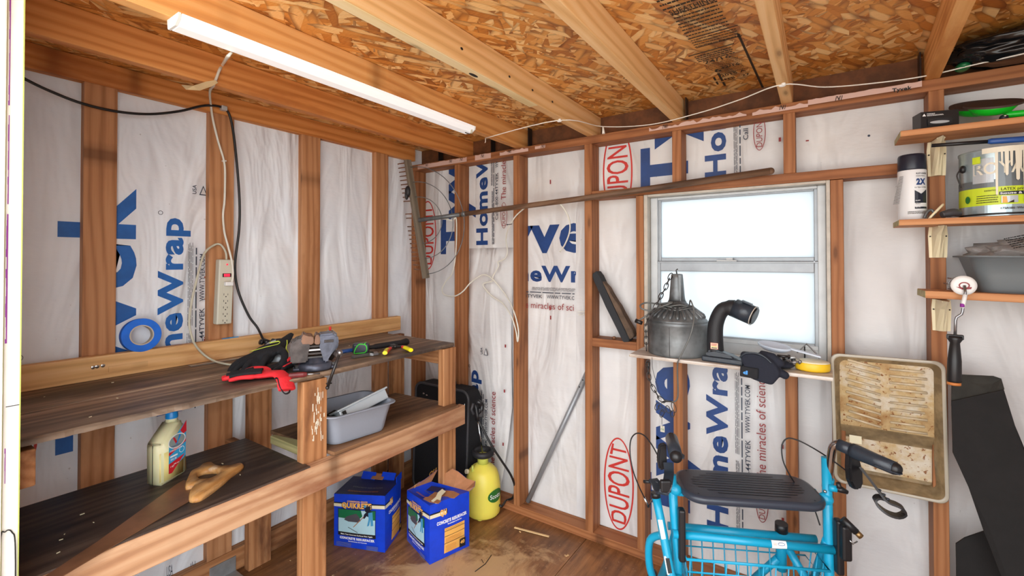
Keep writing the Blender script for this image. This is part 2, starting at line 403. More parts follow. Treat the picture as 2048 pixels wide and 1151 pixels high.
class Face:
    """a printed face: origin, reading direction, up direction; marks sit a hair above the surface"""
    def __init__(s, mb, o, x, y, off=.0008, clip=None, fn=None):
        s.mb = mb; s.o = Vector(o); s.x = Vector(x).normalized(); s.y = Vector(y).normalized(); s.n = s.x.cross(s.y); s.off = off; s.clip = clip; s.fn = fn; s.k = 0; s.grid = .014
    def P(s, a, b):
        if s.fn: return s.fn(a, b, s.off*(1+s.k*.15))
        return s.o + s.x*a + s.y*b + s.n*(s.off*(1+s.k*.15))
    def add(s, vs, fs, mat):
        s.k += 1
        t = bmesh.new(); tv = [t.verts.new((a, b, 0)) for a, b in vs]
        for f in fs:
            try: t.faces.new([tv[i] for i in f])
            except ValueError: pass
        if s.clip:
            x0, x1, y0, y1 = s.clip
            for co, no in (((x0, 0, 0), (-1, 0, 0)), ((x1, 0, 0), (1, 0, 0)), ((0, y0, 0), (0, -1, 0)), ((0, y1, 0), (0, 1, 0))):
                bmesh.ops.bisect_plane(t, geom=t.verts[:]+t.edges[:]+t.faces[:], plane_co=co, plane_no=no, clear_outer=True)
        if s.fn and t.verts:
            xs = [v.co.x for v in t.verts]; ys = [v.co.y for v in t.verts]; st = s.grid
            for ax, (lo, hi) in enumerate(((min(xs), max(xs)), (min(ys), max(ys)))):
                k = math.floor(lo/st)+1
                while k*st < hi-1e-6:
                    co = [0, 0, 0]; no = [0, 0, 0]; co[ax] = k*st; no[ax] = 1
                    bmesh.ops.bisect_plane(t, geom=t.verts[:]+t.edges[:]+t.faces[:], plane_co=co, plane_no=no); k += 1
        for v in t.verts: v.co = s.P(v.co.x, v.co.y)
        s.mb.take(t, mat)
    def text(s, st, x, y, w, h, mat, bold=.0, warp=None):
        vs, fs = text_mesh(st, bold); s.add([(x+a*w, y+(warp(a, b) if warp else b)*h) for a, b in vs], fs, mat)
    def poly(s, pts, mat): s.add(pts, [tuple(range(len(pts)))], mat)
    def rect(s, x0, y0, x1, y1, mat): s.poly([(x0, y0), (x1, y0), (x1, y1), (x0, y1)], mat)
    def ring(s, cx, cy, a, b, w, mat, n=40):
        vs = []; 
        for i in range(n):
            t = 2*PI*i/n; vs += [(cx+a*math.cos(t), cy+b*math.sin(t)), (cx+(a-w)*math.cos(t), cy+(b-w)*math.sin(t))]
        s.add(vs, [(2*i, (2*i+2) % (2*n), (2*i+3) % (2*n), 2*i+1) for i in range(n)], mat)
    def disc(s, cx, cy, a, b, mat, n=28): s.poly([(cx+a*math.cos(2*PI*i/n), cy+b*math.sin(2*PI*i/n)) for i in range(n)], mat)
    def lines(s, x, y, w, h, n, mat, seed=1, th=.35):       # unreadable fine print
        r = random.Random(seed)
        for i in range(n):
            yy = y+h-(i+.8)*h/n; a = x
            while a < x+w*.97:
                l = min(r.uniform(.02, .09)*w*1.4, x+w-a); s.rect(a, yy, a+l, yy+h/n*th, mat); a += l+w*.012
# ================================================================ the shell
ZT = 1.8525                       # underside of the back wall's top plate
mb = MB()
mb.box((-.3, -3.2, -.05), (1.1315, .2, 0), 'floor_ply'); mb.box((1.1345, -3.2, -.05), (3.6, .2, 0), 'floor_ply')
mb.box((1.1315, -3.2, -.05), (1.1345, .2, -.004), 'print_black')
tag(mb.build('floor'), 'brown dirty plywood floor with a pale worn patch', 'floor', kind='structure')

mb = MB(); mb.box((-.2, -1.95, 1.995), (3.6, .2, 2.02), 'osb')
fc = Face(mb, (0, 0, 1.995), (1, 0, 0), (0, -1, 0), .0006)      # stamped side looks down
# mill stamps: reading direction roughly +x, up direction away from the back wall
def stamp(cx, cy, s=1.):
    f = Face(mb, (cx, cy, 1.995), (1, -.10, 0), (-.10, -1, 0), .0006)
    f.rect(0, .0, .10*s, .0025, 'ink'); f.rect(0, .045, .10*s, .047, 'ink')
    f.text('FEB', .006, .012, .036, .022, 'ink', .02); f.text('27', .066, .012, .026, .022, 'ink', .02)
    f.text('2015 A', .004, .056, .085, .022, 'ink', .02); f.rect(0, .086, .10, .088, 'ink')
    f.lines(.004, .092, .09, .055, 6, 'ink', 5, .42); f.text('6', .004, .13, .022, .03, 'ink', .03); f.text('32/16', .03, .150, .06, .02, 'ink', .02)
    f.lines(-.01, .18, .11, .045, 4, 'ink', 9, .4); f.text('24/16', .0, .24, .085, .026, 'ink', .02); f.lines(-.01, .275, .115, .05, 4, 'ink', 3, .6)
    f.rect(-.02, .345, .12, .352, 'ink')
stamp(1.752, -.065)
f = Face(mb, (1.735, -.42, 1.995), (1, -.06, 0), (-.06, -1, 0), .0006)
f.rect(-.01, 0, .125, .005, 'ink'); f.lines(-.01, .012, .13, .06, 4, 'ink', 4, .35); f.rect(-.01, .085, .13, .09, 'ink')
f.lines(-.005, .1, .12, .17, 9, 'ink', 8, .4); f.text('SHEATHING', .0, .28, .115, .024, 'ink', .02); f.lines(-.005, .32, .12, .16, 7, 'ink', 18, .4)
f = Face(mb, (0, 0, 1.995), (1, 0, 0), (0, -1, 0), .0006)
f.poly([(1.866, -.19), (1.874, -.19), (1.855, .45), (1.848, .45)], 'ink')
for yy in (.02, .08, .12): f.rect(1.742, yy, 1.750, yy+.045, 'ink')
for yy in (.05, .10): f.rect(1.722, yy, 1.729, yy+.035, 'ink')
tag(mb.build('ceiling'), 'orange strand board roof deck with black mill stamps', 'ceiling', kind='structure')

def tyvek(f, ox, oy, rd='up', parts='ABCDEF', navy='print_navy', red='print_maroon'):
    """one repeat of the house wrap print. a = reading direction, b = up; cap tops of the big word at b=0"""
    A = lambda s: ox+s
    B = lambda x: oy-(x-1.371)
    if 'A' in parts:      # oval with DUPONT
        f.ring(A(.257), B(1.2595), .215, .0735, .0075, 'print_red', 56)
        f.text('DUPONT', A(.075), B(1.2595)-.053, .364, .106, 'print_red', .008, warp=lambda a, b: .5+(b-.5)*math.sqrt(max(.05, 1-((a-.5)*1.62)**2)))
    if 'B' in parts: f.text('Tyvek', A(.138), B(1.580), .905, .209, navy, .034)
    if 'C' in parts:
        f.text('HomeWrap', A(.188), B(1.731), .757, .083, navy, .034); f.ring(A(.962), B(1.655), .008, .008, .0018, 'print_dark', 16)
    if 'D' in parts:
        f.lines(A(.19), B(1.776), .30, .017, 4, 'print_dark', 2); f.lines(A(.52), B(1.776), .33, .017, 4, 'print_dark', 3)
        f.lines(A(.19), B(1.790), .64, .008, 1, 'print_dark', 4, .55)
        f.text('Call 1-800-44TYVEK', A(.325), B(1.816), .262, .018, 'print_dark', .01); f.text('WWW.TYVEK.COM', A(.615), B(1.816), .19, .018, 'print_dark', .01)
    if 'E' in parts:
        f.ring(A(.347), B(1.856), .072, .022, .003, red, 36); f.text('DUPONT', A(.289), B(1.866), .116, .021, red, .0)
        f.text('The miracles of science', A(.434), B(1.870), .42, .032, red, .0)
    if 'F' in parts:
        for s in (.02, .30, .58, .86, 1.1): f.rect(A(s), B(1.93), A(s+.016), B(1.922), 'print_maroon')
        f.text('USA', A(1.047), B(1.775), .037, .014, 'print_dark', .01)
        f.poly([(A(1.045), B(1.815)), (A(1.085), B(1.80)), (A(1.045), B(1.785))], 'print_dark'); f.poly([(A(1.049), B(1.810)), (A(1.077), B(1.80)), (A(1.049), B(1.790))], 'wrap_white')

# back wall: wrap plane at y = .087, window hole left open
YW = .087
mb = MB()
for x0, z0, x1, z1 in ((-.09, 0, 1.43, 1.875), (1.43, 0, 2.065, .93), (1.43, 1.58, 2.065, 1.875), (2.065, 0, 3.6, 1.875)):
    mb.box((x0, YW, z0), (x1, YW+.03, z1), 'wrap_white')
up = lambda clip: Face(mb, (0, YW, 0), (0, 0, 1), (-1, 0, 0), .0012, clip)
#   face coordinates: a = z, b = -x  ->  B() works on b with oy = -(x of the cap tops)
def setup(dz, dx, clip, parts='ABCDEF', **k):
    f = Face(mb, (0, YW, 0), (0, 0, 1), (-1, 0, 0), .0012, clip); tyvek(f, dz, -(1.371+dx), parts=parts, **k)
setup(0, 0, (.0, .93, -2.06, -1.16))
setup(1.465, 0, (1.6, 1.873, -2.3, -1.16))
setup(1.205, -1.241, (.9, 1.873, -.74, .2))
# red tick marks on the plain bays and the patched sheet of bay 2
f = Face(mb, (0, YW, 0), (0, 0, 1), (-1, 0, 0), .0012)
f = Face(mb, (0, YW, 0), (1, 0, 0), (0, 0, 1), .0012, (.72, 1.043, 1.0, 1.6))
A0 = .27
tyvek(f, A0, 2.925-1.371, parts='BCDE')
for z in (1.70, .98, 1.05): f.rect(.90, z, .908, z+.02, 'print_maroon')
f = Face(mb, (0, YW, 0), (1, 0, 0), (0, 0, 1), .0012)
f.rect(.893, 1.70, .90, 1.722, 'print_maroon'); f.rect(.893, 1.0, .90, 1.02, 'print_maroon'); f.rect(2.01, 1.757, 2.02, 1.762, 'print_maroon')
f.disc(2.2, 1.75, .004, .004, 'print_dark')
tag(mb.build('wall_back'), 'white house wrap wall at the back with big blue and red print', 'wall', kind='structure')

mb = MB(); mb.box((-.09, YW+.001, 1.875), (3.6, YW+.03, 2.0), 'shaded_sheathing'); tag(mb.build('trim_2'), 'strand board strip above the back top plate, coloured dark for eave shade', 'sheathing', kind='structure')
# left wall: wrap plane at x = -.036
XW = -.036
mb = MB(); mb.box((XW-.03, -1.95, 0), (XW, .12, 2.0), 'wrap_left')
f = Face(mb, (XW, 0, 0), (0, 0, 1), (0, 1, 0), .0012)
def setl(dz, y0, clip, parts='ABCDEF'):
    # b = -y reversed: letters stand with their tops towards the door (-y)
    f = Face(mb, (XW, 0, 0), (0, 0, 1), (0, -1, 0), .0012, clip); tyvek(f, dz, -(y0), parts=parts, navy='print_blue')
setl(.527, -1.575, (.0, 1.9, 1.043, 1.8), 'ABCF'); setl(.527, -1.591, (.0, 1.9, 1.043, 1.8), 'D'); setl(.527, -1.607, (.0, 1.9, 1.043, 1.8), 'E')
setl(-.74, -1.575, (.02, .86, 1.04, 1.8), 'BDEF')
f = Face(mb, (XW, 0, 0), (0, 1, 0), (0, 0, 1), .0012); f.ring(-1.657, 1.0, .007, .009, .0015, 'print_dark', 16)
f.text('USA', -1.262, .09, .02, .04, 'print_dark')
tag(mb.build('wall_left'), 'white house wrap wall on the left with blue print', 'wall', kind='structure')
mb = MB(); mb.box((3.3, -1.95, 0), (3.36, .12, 2.0), 'wrap_white')
tag(mb.build('wall_right'), 'white house wrap wall on the right side of the shed', 'wall', kind='structure')
mb = MB(); mb.box((-.09, -1.93, 0), (.655, -1.83, 2.0), 'wrap_left'); mb.box((3.0, -1.93, 0), (3.36, -1.83, 2.0), 'wrap_white')
tag(mb.build('wall_front'), 'front wall beside the open doorway', 'wall', kind='structure')

# painted door jamb at the left edge of the view
mb = MB()
mb.box((.655, -1.93, -.0), (.70, -1.7695, 2.05), 'white_paint', .003)
mb.box((.70, -1.93, 0), (.712, -1.7955, 2.05), 'white_paint', .003); mb.box((.7002, -1.7954, 0), (.7007, -1.7935, 2.05), 'jamb_edge')
for z0, z1, w in ((1.62, 2.0, .0035), (1.42, 1.6, .003), (1.14, 1.40, .005), (.86, .93, .003), (.40, .52, .003)):
    r = random.Random(int(z0*100)); zz = z0
    while zz < z1:
        hh = r.uniform(.008, .03); mb.box((.7002, -1.7895-w*r.uniform(.3, .6), zz), (.7009, -1.7895, min(z1, zz+hh)), 'purple'); zz += hh
mb.box((.7002, -1.79, 1.012), (.7008, -1.770, 1.0135), 'print_black')
mb.tube(smooth_path([(.703, -1.797, .50), (.704, -1.796, .74), (.704, -1.789, .765), (.704, -1.780, .76), (.704, -1.775, .72), (.703, -1.774, .50)]), .0012, 'print_black', 5)
mb.box((.70, -1.7712, 0), (.7012, -1.7695, 2.05), 'jamb_edge')
tag(mb.build('trim_1'), 'white painted door jamb with purple stains at the doorway edge', 'door frame', kind='structure')

# ================================================================ framing lumber
def beam(name, a, b, w, t, up, mat, label, cat, group=None, bev=.0022, extra=None):
    """board from a to b (centre line), w = size across along `up`, t = the other size"""
    a = Vector(a); b = Vector(b); d = (b-a).normalized(); up = Vector(up); up = (up-d*up.dot(d)).normalized()
    c = (a+b)/2; L = (b-a).length; B = frame(c, d, up)
    mb = MB(); mb.box((-L/2, -w/2, -t/2), (L/2, w/2, t/2), mat, bev, B)
    if extra: extra(mb)
    return tag(mb.build(name, B), label, cat, group)
def lumber(name, lo, hi, axis, mat, label, cat, group=None, extra=None):
    lo = Vector(lo); hi = Vector(hi); c = (lo+hi)/2; s = hi-lo
    d = [Vector((1, 0, 0)), Vector((0, 1, 0)), Vector((0, 0, 1))][axis]; o = [i for i in range(3) if i != axis]
    up = [Vector((1, 0, 0)), Vector((0, 1, 0)), Vector((0, 0, 1))][o[0]]
    a = c-d*s[axis]/2; b = c+d*s[axis]/2
    return beam(name, a, b, s[o[0]], s[o[1]], up, mat, label, cat, group, extra=extra)
SX = [.3156+.4064*k for k in range(7)]
gb = 'studs of the back wall'
back = [('back wall stud crossed by the metal end of the rake', 0), ('back wall stud right of the small Home print, left of the sideways print', 1), ('tall back wall stud between the sideways print and the window bay', 2)]
for k in (0, 1, 2):
    lab = ['narrow brown stud crossed by the metal socket of the rake', 'brown stud left of the sideways blue print, with the white cord in front', 'brown stud just right of the leaning metal tube, crossed by the rake handle'][k]
    lumber('wall_stud', (SX[k], 0, .038), (SX[k]+.038, .086, ZT), 2, 'stud_wood', lab, 'stud', gb)
lumber('wall_stud', (SX[5], 0, .038), (SX[5]+.038, .086, ZT), 2, 'stud_wood', 'brown stud on the right that carries the shelf brackets and the paint tray', 'stud', gb)
lumber('wall_stud', (SX[6], 0, .038), (SX[6]+.038, .086, ZT), 2, 'stud_wood', 'brown stud beyond the shelves at the right', 'stud', gb)
lumber('wall_stud', (XW+.001, 0, .038), (.004, .086, ZT), 2, 'stud_wood', 'brown corner stud behind the toothed rake head', 'stud', gb)
lumber('jack_stud', (1.377, 0, .038), (1.411, .086, 1.59), 2, 'stud_wood', 'narrow brown stud at the left side of the window', 'stud', gb)
lumber('jack_stud', (2.084, 0, .038), (2.122, .086, 1.59), 2, 'stud_wood', 'brown stud at the right side of the window, left of the paint tray', 'stud', gb)
for x, lab in ((SX[3], 'short brown stud above the window, left one of two'), (SX[4], 'short brown stud above the window, right one of two')):
    lumber('cripple_stud', (x, 0, 1.628), (x+.038, .086, ZT), 2, 'stud_wood', lab, 'stud', 'short studs above the window')
for x, lab in ((SX[3], 'brown stud under the window behind the hanging chain'), (SX[4], 'brown stud under the window behind the right end of the walker seat')):
    lumber('cripple_stud', (x, 0, .038), (x+.038, .086, .885), 2, 'stud_wood', lab, 'stud', 'short studs under the window')
lumber('window_header', (SX[2]+.038, 0, 1.592), (SX[5], .086, 1.628), 0, 'plate_wood', 'brown header board lying across the top of the window under the rake handle', 'beam')
lumber('blocking', (SX[2]+.038, 0, .905), (1.377, .086, .943), 0, 'plate_wood', 'short brown cross block left of the window holding the black foam strip', 'beam')
lumber('rough_sill', (1.411, 0, .887), (2.084, .086, .905), 0, 'plate_wood', 'thin brown sill plate under the window shelf', 'beam')
lumber('sole_plate', (-.03, 0, 0), (3.3, .086, .038), 0, 'plate_wood', 'brown bottom plate on the floor along the back wall', 'beam')
def tape(mb):
    f = Face(mb, (0, 0, ZT), (1, 0, 0), (0, 0, 1), .0008)
    r = random.Random(4)
    def torn(x0, x1, z0, z1, lo=.5):
        n = max(3, int((x1-x0)/.012)); top = [(x0+(x1-x0)*i/n, z0+(z1-z0)*(r.uniform(lo, 1))) for i in range(n+1)]
        for i in range(n): f.poly([(top[i][0], z0), (top[i+1][0], z0), top[i+1], top[i]], 'stain_pale')
    torn(.02, .41, .008, .034, .85); torn(.47, .58, .006, .036, .8); torn(.64, .82, .010, .032, .6); torn(.86, .92, .014, .03, .8)
    torn(1.44, 1.82, .012, .03, .3); torn(1.84, 2.02, .008, .030, .5); torn(2.02, 2.33, .014, .034, .85)
    for x in (.10, .29, .37, .52, .70, .90, 1.5, 1.93, 2.10):
        f.text('/V/', x, .012, .022, .016, 'print_black', .02)
    f.text('Tyvek', 2.255, .010, .05, .013, 'print_black', .03)
lumber('top_plate', (-.036, 0, ZT), (3.3, .086, ZT+.038), 0, 'plate_wood', 'long brown top plate of the back wall with torn strips of pale wrap', 'beam', extra=tape)
# left wall
gl_ = 'flat studs of the left wall'
for (y0, y1), lab in zip(((-1.52, -1.431), (-1.137, -1.043), (-.737, -.641), (-.300, -.211)),
        ('wide reddish stud nearest the doorway, over the big blue letters', 'wide stud carrying the power strip', 'wide stud on the left wall between the black cable and the vise corner', 'last wide stud of the left wall before the corner')):
    lumber('wall_stud', (XW+.001, y0, .09), (0, y1, 1.912), 2, 'stud_wood_left', lab, 'stud', gl_)
lumber('top_plate', (XW+.001, -1.83, 1.912), (0, -.002, 1.994), 1, 'rafter_orange', 'reddish top plate of the left wall running back to the corner', 'beam')
lumber('sole_plate', (XW+.001, -1.83, 0), (.003, -.002, .09), 1, 'post_wood', 'brown bottom plate of the left wall under the workbench', 'beam')
# rafters
ra = [(.35, 'rafter_orange', 'orange rafter nearest the left wall'), (.732, 'rafter_wood', 'rafter that carries the white strip light'),
      (1.141, 'rafter_pale', 'pale rafter with a dark split in its lower edge'), (1.537, 'rafter_pale', 'pale rafter left of the stamped deck panel'),
      (1.935, 'rafter_pale', 'rafter with dotted lower edge right of the stamped panel'), (2.345, 'rafter_wood', 'brown rafter above the right shelf corner, left of the black bag'), (2.76, 'rafter_wood', 'brown rafter above the black bag')]
for i, (x, mt, lab) in enumerate(ra):
    def ex(mb, x=x, i=i):
        if i == 4:
            f = Face(mb, (x, 0, ZT+.0385), (0, -1, 0), (1, 0, 0), .0006)
            r = random.Random(2)
            for row in (.009, .018, .027):
                a = .36
                while a < 1.5: f.rect(a, row+.0015*math.sin(a*30), a+.005, row+.0022+.0015*math.sin(a*30), 'print_black'); a += .011
        if i == 2:
            mb.ball((x+.010, -.86, ZT+.043), (.012, .035, .007), 'print_black'); mb.box((x-.006, -1.9, ZT+.0375), (x+.034, -.50, ZT+.044), 'rafter_cream', .004)
            for yy in (-.95, -.7, -.55, -.40): mb.ball((x+.0385, yy, ZT+.08), (.0008, .006, .004), 'print_black')
    dx = .0 if i != 5 else -.03
    beam('roof_rafter', (x+.018+dx*3.2, -1.93, ZT+.0385+.0515), (x+.018, .086, ZT+.0385+.0515), .036, .103, (1, 0, 0), mt, lab, 'rafter', 'roof rafters', extra=ex)
for x, lab in ((.17, 'grey metal tie at the corner above the rake'), (.56, 'grey metal tie left of the strip light rafter'), (.80, 'grey metal tie on the rafter right of the strip light'), (1.585, 'grey metal tie beside the rafter left of the stamp'), (2.33, 'grey metal tie beside the rafter above the shelf corner')):
    mb = MB(); mb.box((x, .02, ZT+.0385), (x+.003, .06, ZT+.14), 'dark_steel'); mb.box((x, .02, ZT+.0385), (x+.03, .06, ZT+.041), 'dark_steel')
    single(mb, 'rafter_tie', lab, 'metal tie', (x, .04, ZT+.0385), 'metal ties on the back top plate')
# loose torn sheet of wrap in the bay behind the sprayer
mb = MB()
nx, nz = 8, 24; g = []
for j in range(nz+1):
    z = .085+(1.375-.085)*j/nz; row = []
    for i in range(nx+1):
        x0 = .357; x1 = .67-.055*max(0, (.5-z)/.42)**1.5 if z < .5 else .67+.01*math.sin(z*5)
        x = x0+(x1-x0)*i/nx; y = .084-.018*max(0, min(1, (1.3-z)/.7))*math.sin(i/nx*PI)-.009*min(1, max(0, (1.3-z)/.4))-.05*(i/nx)**2*max(0, 1-z)**1.5
        row.append(mb.bm.verts.new((x, y, z)))
    g.append(row)
mb._paint([mb.bm.faces.new((g[j][i], g[j][i+1], g[j+1][i+1], g[j+1][i])) for j in range(nz) for i in range(nx)], 'wrap_white', True)
def fn(a, b, off):
    x = -b; z = a; i = (x-.357)/.313
    return Vector((x, .084-.018*max(0, min(1, (1.3-z)/.7))*math.sin(i*PI)-.009*min(1, max(0, (1.3-z)/.4))-.05*i**2*max(0, 1-z)**1.5-.002-off, z))
f = Face(mb, (0, 0, 0), (0, 0, 1), (-1, 0, 0), .0012, (.1, .99, -.655, -.358), fn); tyvek(f, -.265, -(1.371-1.287), parts='CDEF')
o = single(mb, 'loose_wrap_sheet', 'torn loose flap of printed white house wrap behind the yellow sprayer', 'house wrap', (.5, .07, .5))
sm = o.modifiers.new('thickness', 'SOLIDIFY'); sm.thickness = .0008
mb = MB(); mb.box((1.043, YW-.004, .04), (1.127, YW-.0025, 1.60), 'wrap_white')
single(mb, 'wrap_strip', 'plain strip of white house wrap covering the end of the sideways print', 'house wrap', (1.08, YW, .8))
# bottom-left blue bar of the print seen under the bench comes with the lower set

# ================================================================ window
win = thing('window_1', 'white framed two pane window with frosted glass, lit by daylight', 'window', (1.747, .05, .93), kind='structure')
X0, X1, Z0, Z1 = 1.4115, 2.0835, .906, 1.5915
mb = MB(); 
for a, b, m_ in (((X0, .002, Z0), (X0+.016, .084, Z1), 'lining_white'), ((X1-.012, .002, Z0), (X1, .084, Z1), 'lining_white'), ((X0+.016, .002, Z1-.010), (X1-.012, .084, Z1), 'lining_white'), ((X0+.016, .03, Z0), (X1-.012, .084, Z0+.02), 'lining_white')):
    mb.box(a, b, m_, .002)
part(mb, 'window_lining', win)
mb = MB()
f0, f1 = 1.428, 2.071
for a, b in (((f0, .045, .926), (f0+.030, .083, 1.581)), ((f1-.026, .045, .926), (f1, .083, 1.581)), ((f0+.03, .045, 1.570), (f1-.026, .083, 1.581)), ((f0+.03, .045, .926), (f1-.026, .083, .985))):
    mb.box(a, b, 'alu_white', .003)
mb.box((f0+.03, .04, .972), (f1-.026, .05, .988), 'alu_white', .002); mb.box((2.0, .040, .930), (2.004, .046, .985), 'dark_steel')
part(mb, 'window_frame', win)
for nm, z0, z1, y in (('upper_sash', 1.300, 1.572, .062), ('lower_sash', .984, 1.300, .05)):
    mb = MB(); xa, xb = f0+.028, f1-.024; w = .013
    for a, b in (((xa, y, z0), (xa+w, y+.02, z1)), ((xb-w, y, z0), (xb, y+.02, z1)), ((xa+w, y, z0), (xb-w, y+.02, z0+(.016 if nm[0] == 'u' else .01))), ((xa+w, y, z1-(.008 if nm[0] == 'u' else .042)), (xb-w, y+.02, z1))):
        mb.box(a, b, 'alu', .002)
    if nm[0] == 'l': mb.box((xa, y-.006, 1.294), (xb, y+.01, 1.300), 'alu', .001)
    s_ = part(mb, nm, win)
    mb = MB(); mb.box((xa+.008, y+.008, z0+.006), (xb-.008, y+.011, z1-.006), 'frosted_pane'); part(mb, 'pane', s_)
mb = MB(); mb.box((1.70, .036, 1.300), (1.775, .052, 1.306), 'alu_white', .002); mb.box((1.735, .034, 1.306), (1.762, .050, 1.315), 'alu_white', .003); part(mb, 'sash_latch', win)
# ================================================================ workbench
ZB = .905          # bench top
ZS = .60           # lower shelf
bench = thing('workbench', 'long two level wooden workbench with a dirty plank top along the left wall', 'workbench', (.3, -.95, 0))
def bpart(name, lo, hi, axis, mat, label=None, extra=None):
    lo = Vector(lo); hi = Vector(hi); s = hi-lo; c = (lo+hi)/2
    d = [Vector((1, 0, 0)), Vector((0, 1, 0)), Vector((0, 0, 1))][axis]; o = [i for i in range(3) if i != axis]; u = [Vector((1, 0, 0)), Vector((0, 1, 0)), Vector((0, 0, 1))][o[0]]
    B = frame(c, d, u); mb = MB(); mb.box((-s[axis]/2, -s[o[0]]/2, -s[o[1]]/2), (s[axis]/2, s[o[0]]/2, s[o[1]]/2), mat, .003, B)
    if extra: extra(mb)
    return part(mb, name, bench, B, label)
def plank(name, x0, x1, y0, y1, zt, th, mat, ragged=0, label=None):
    # plank with a chipped, wavy front edge
    c = Vector(((x0+x1)/2, (y0+y1)/2, zt-th/2)); B = frame(c, (0, 1, 0), (-1, 0, 0)); mb = MB(); n = 90; r = random.Random(int(y0*100)+int(x0*50))
    up = []; lo = []
    for i in range(n+1):
        y = y0+(y1-y0)*i/n; d = ragged*(math.sin(y*9)+.6*math.sin(y*23+1)+r.uniform(-.5, .5))
        e = ragged*(.6*math.sin(y*14+2)+r.uniform(-.7, .7))
        up.append((mb.bm.verts.new((x0, y, zt)), mb.bm.verts.new((x1-.003+d, y, zt)))); lo.append((mb.bm.verts.new((x0, y, zt-th)), mb.bm.verts.new((x1+e, y, zt-th*.85)), mb.bm.verts.new((x1+d, y, zt-.004))))
    fs = []
    for i in range(n):
        a, b, c_, d = up[i], up[i+1], lo[i], lo[i+1]
        fs += [mb.bm.faces.new(q) for q in ((a[0], a[1], b[1], b[0]), (a[1], c_[2], d[2], b[1]), (c_[2], c_[1], d[1], d[2]), (c_[1], c_[0], d[0], d[1]), (c_[0], a[0], b[0], d[0]))]
    for i in (0, n): fs.append(mb.bm.faces.new((up[i][0], up[i][1], lo[i][2], lo[i][1], lo[i][0])))
    mb._paint(fs, mat); bmesh.ops.recalc_face_normals(mb.bm, faces=mb.bm.faces[:])
    return part(mb, name, bench, B, label)
plank('top_plank', .003, .30, -1.83, -.285, ZB, .021, 'bench_top_wood')
plank('top_plank', .304, .566, -1.83, -.285, ZB-.002, .019, 'bench_top_wood', .0035)
bpart('front_rail', (.572, -1.83, .508), (.61, -.255, .60), 1, 'board_wood', 'orange brown front board of the lower shelf')
plank('shelf_board', .165, .607, -1.83, -1.07, ZS+.004, .016, 'shelf_dark', .001, 'nearly black left shelf board')
# right shelf board, propped up at its left end on a block
mb = MB(); P = lambda x, y, z: (x, y, z)
c4 = [(.285, -1.035, .648), (.600, -.972, .616), (.606, -.300, .612), (.20, -.335, .612)]
vs = [mb.bm.verts.new(p) for p in c4]+[mb.bm.verts.new((p[0], p[1], p[2]-.014)) for p in c4]
mb._paint([mb.bm.faces.new([vs[i] for i in q]) for q in ((0, 1, 2, 3), (7, 6, 5, 4), (0, 4, 5, 1), (1, 5, 6, 2), (2, 6, 7, 3), (3, 7, 4, 0))], 'shelf_mid')
bmesh.ops.recalc_face_normals(mb.bm, faces=mb.bm.faces[:])
part(mb, 'shelf_board', bench, frame((.42, -.67, .62), (0, 1, 0), (-1, 0, 0)), 'brown right shelf board')
bpart('shelf_block', (.30, -1.045, .604), (.530, -1.0, .634), 0, 'end_wood')
# posts
def whitesmear(mb):
    f = Face(mb, (.5725, -1.0, 0), (0, 1, 0), (0, 0, 1), .0006); r = random.Random(3)
    for i in range(46):
        a = r.gauss(-.022, .011); b = r.uniform(.66, .83); f.rect(a, b, a+r.uniform(.001, .004), b+r.uniform(.006, .03), 'paint_drip')
bpart('post', (.534, -1.075, 0), (.572, -.983, ZB-.0215), 2, 'post_wood', 'front middle post with white paint smears', whitesmear)
bpart('post', (.534, -.366, 0), (.572, -.280, ZB-.0215), 2, 'post_wood')
bpart('post', (.02, -1.003, 0), (.058, -.908, ZB-.0215), 2, 'post_wood')
bpart('post', (.02, -.225, 0), (.058, -.140, ZB-.0215), 2, 'post_wood')
bpart('cross_rail', (.02, -1.745, .50), (.56, -1.708, .585), 0, 'post_wood')
bpart('cross_rail', (.02, -1.76, .79), (.56, -1.722, .875), 0, 'post_wood')
bpart('cross_rail', (.03, -.330, .80), (.534, -.292, .877), 0, 'post_wood')
bpart('cross_rail', (.03, -.372, .50), (.534, -.334, .585), 0, 'post_wood')
bpart('cross_rail', (.06, -1.10, .50), (.534, -1.065, .585), 0, 'post_wood')
def smear2(mb):
    for (y, z) in ((-1.50, .95), (-1.475, .951), (-1.49, .9505)):
        mb.ball((.0415, y, z), (.0015, .006, .006), 'chrome')
    mb.box((.0405, -1.46, .925), (.0415, -1.35, .945), 'backboard_wood')
bpart('backboard', (.003, -1.83, ZB), (.038, -.150, .984), 1, 'backboard_wood', 'light knotty board at the back of the bench', smear2)
mb = MB(); mb.box((.0585, -1.008, .283), (.0605, -.903, .325), 'galv_light', .0008)
for y in (-.985, -.965, -.945, -.925): mb.ball((.0606, y, .304), (.0008, .003, .003), 'print_black')
part(mb, 'metal_strap', bench)
mb = MB(); mb.box((.004, -1.13, .002), (.09, -1.03, .006), 'galv_light', .001); mb.box((.004, -1.13, .002), (.008, -1.03, .065), 'galv_light', .001)
single(mb, 'angle_bracket', 'galvanized angle bracket on the floor at the foot of the left wall', 'bracket', (.04, -1.08, .002))

# ================================================================ things on the lower shelf
def rotz(a): return Matrix.Rotation(a, 4, 'Z')
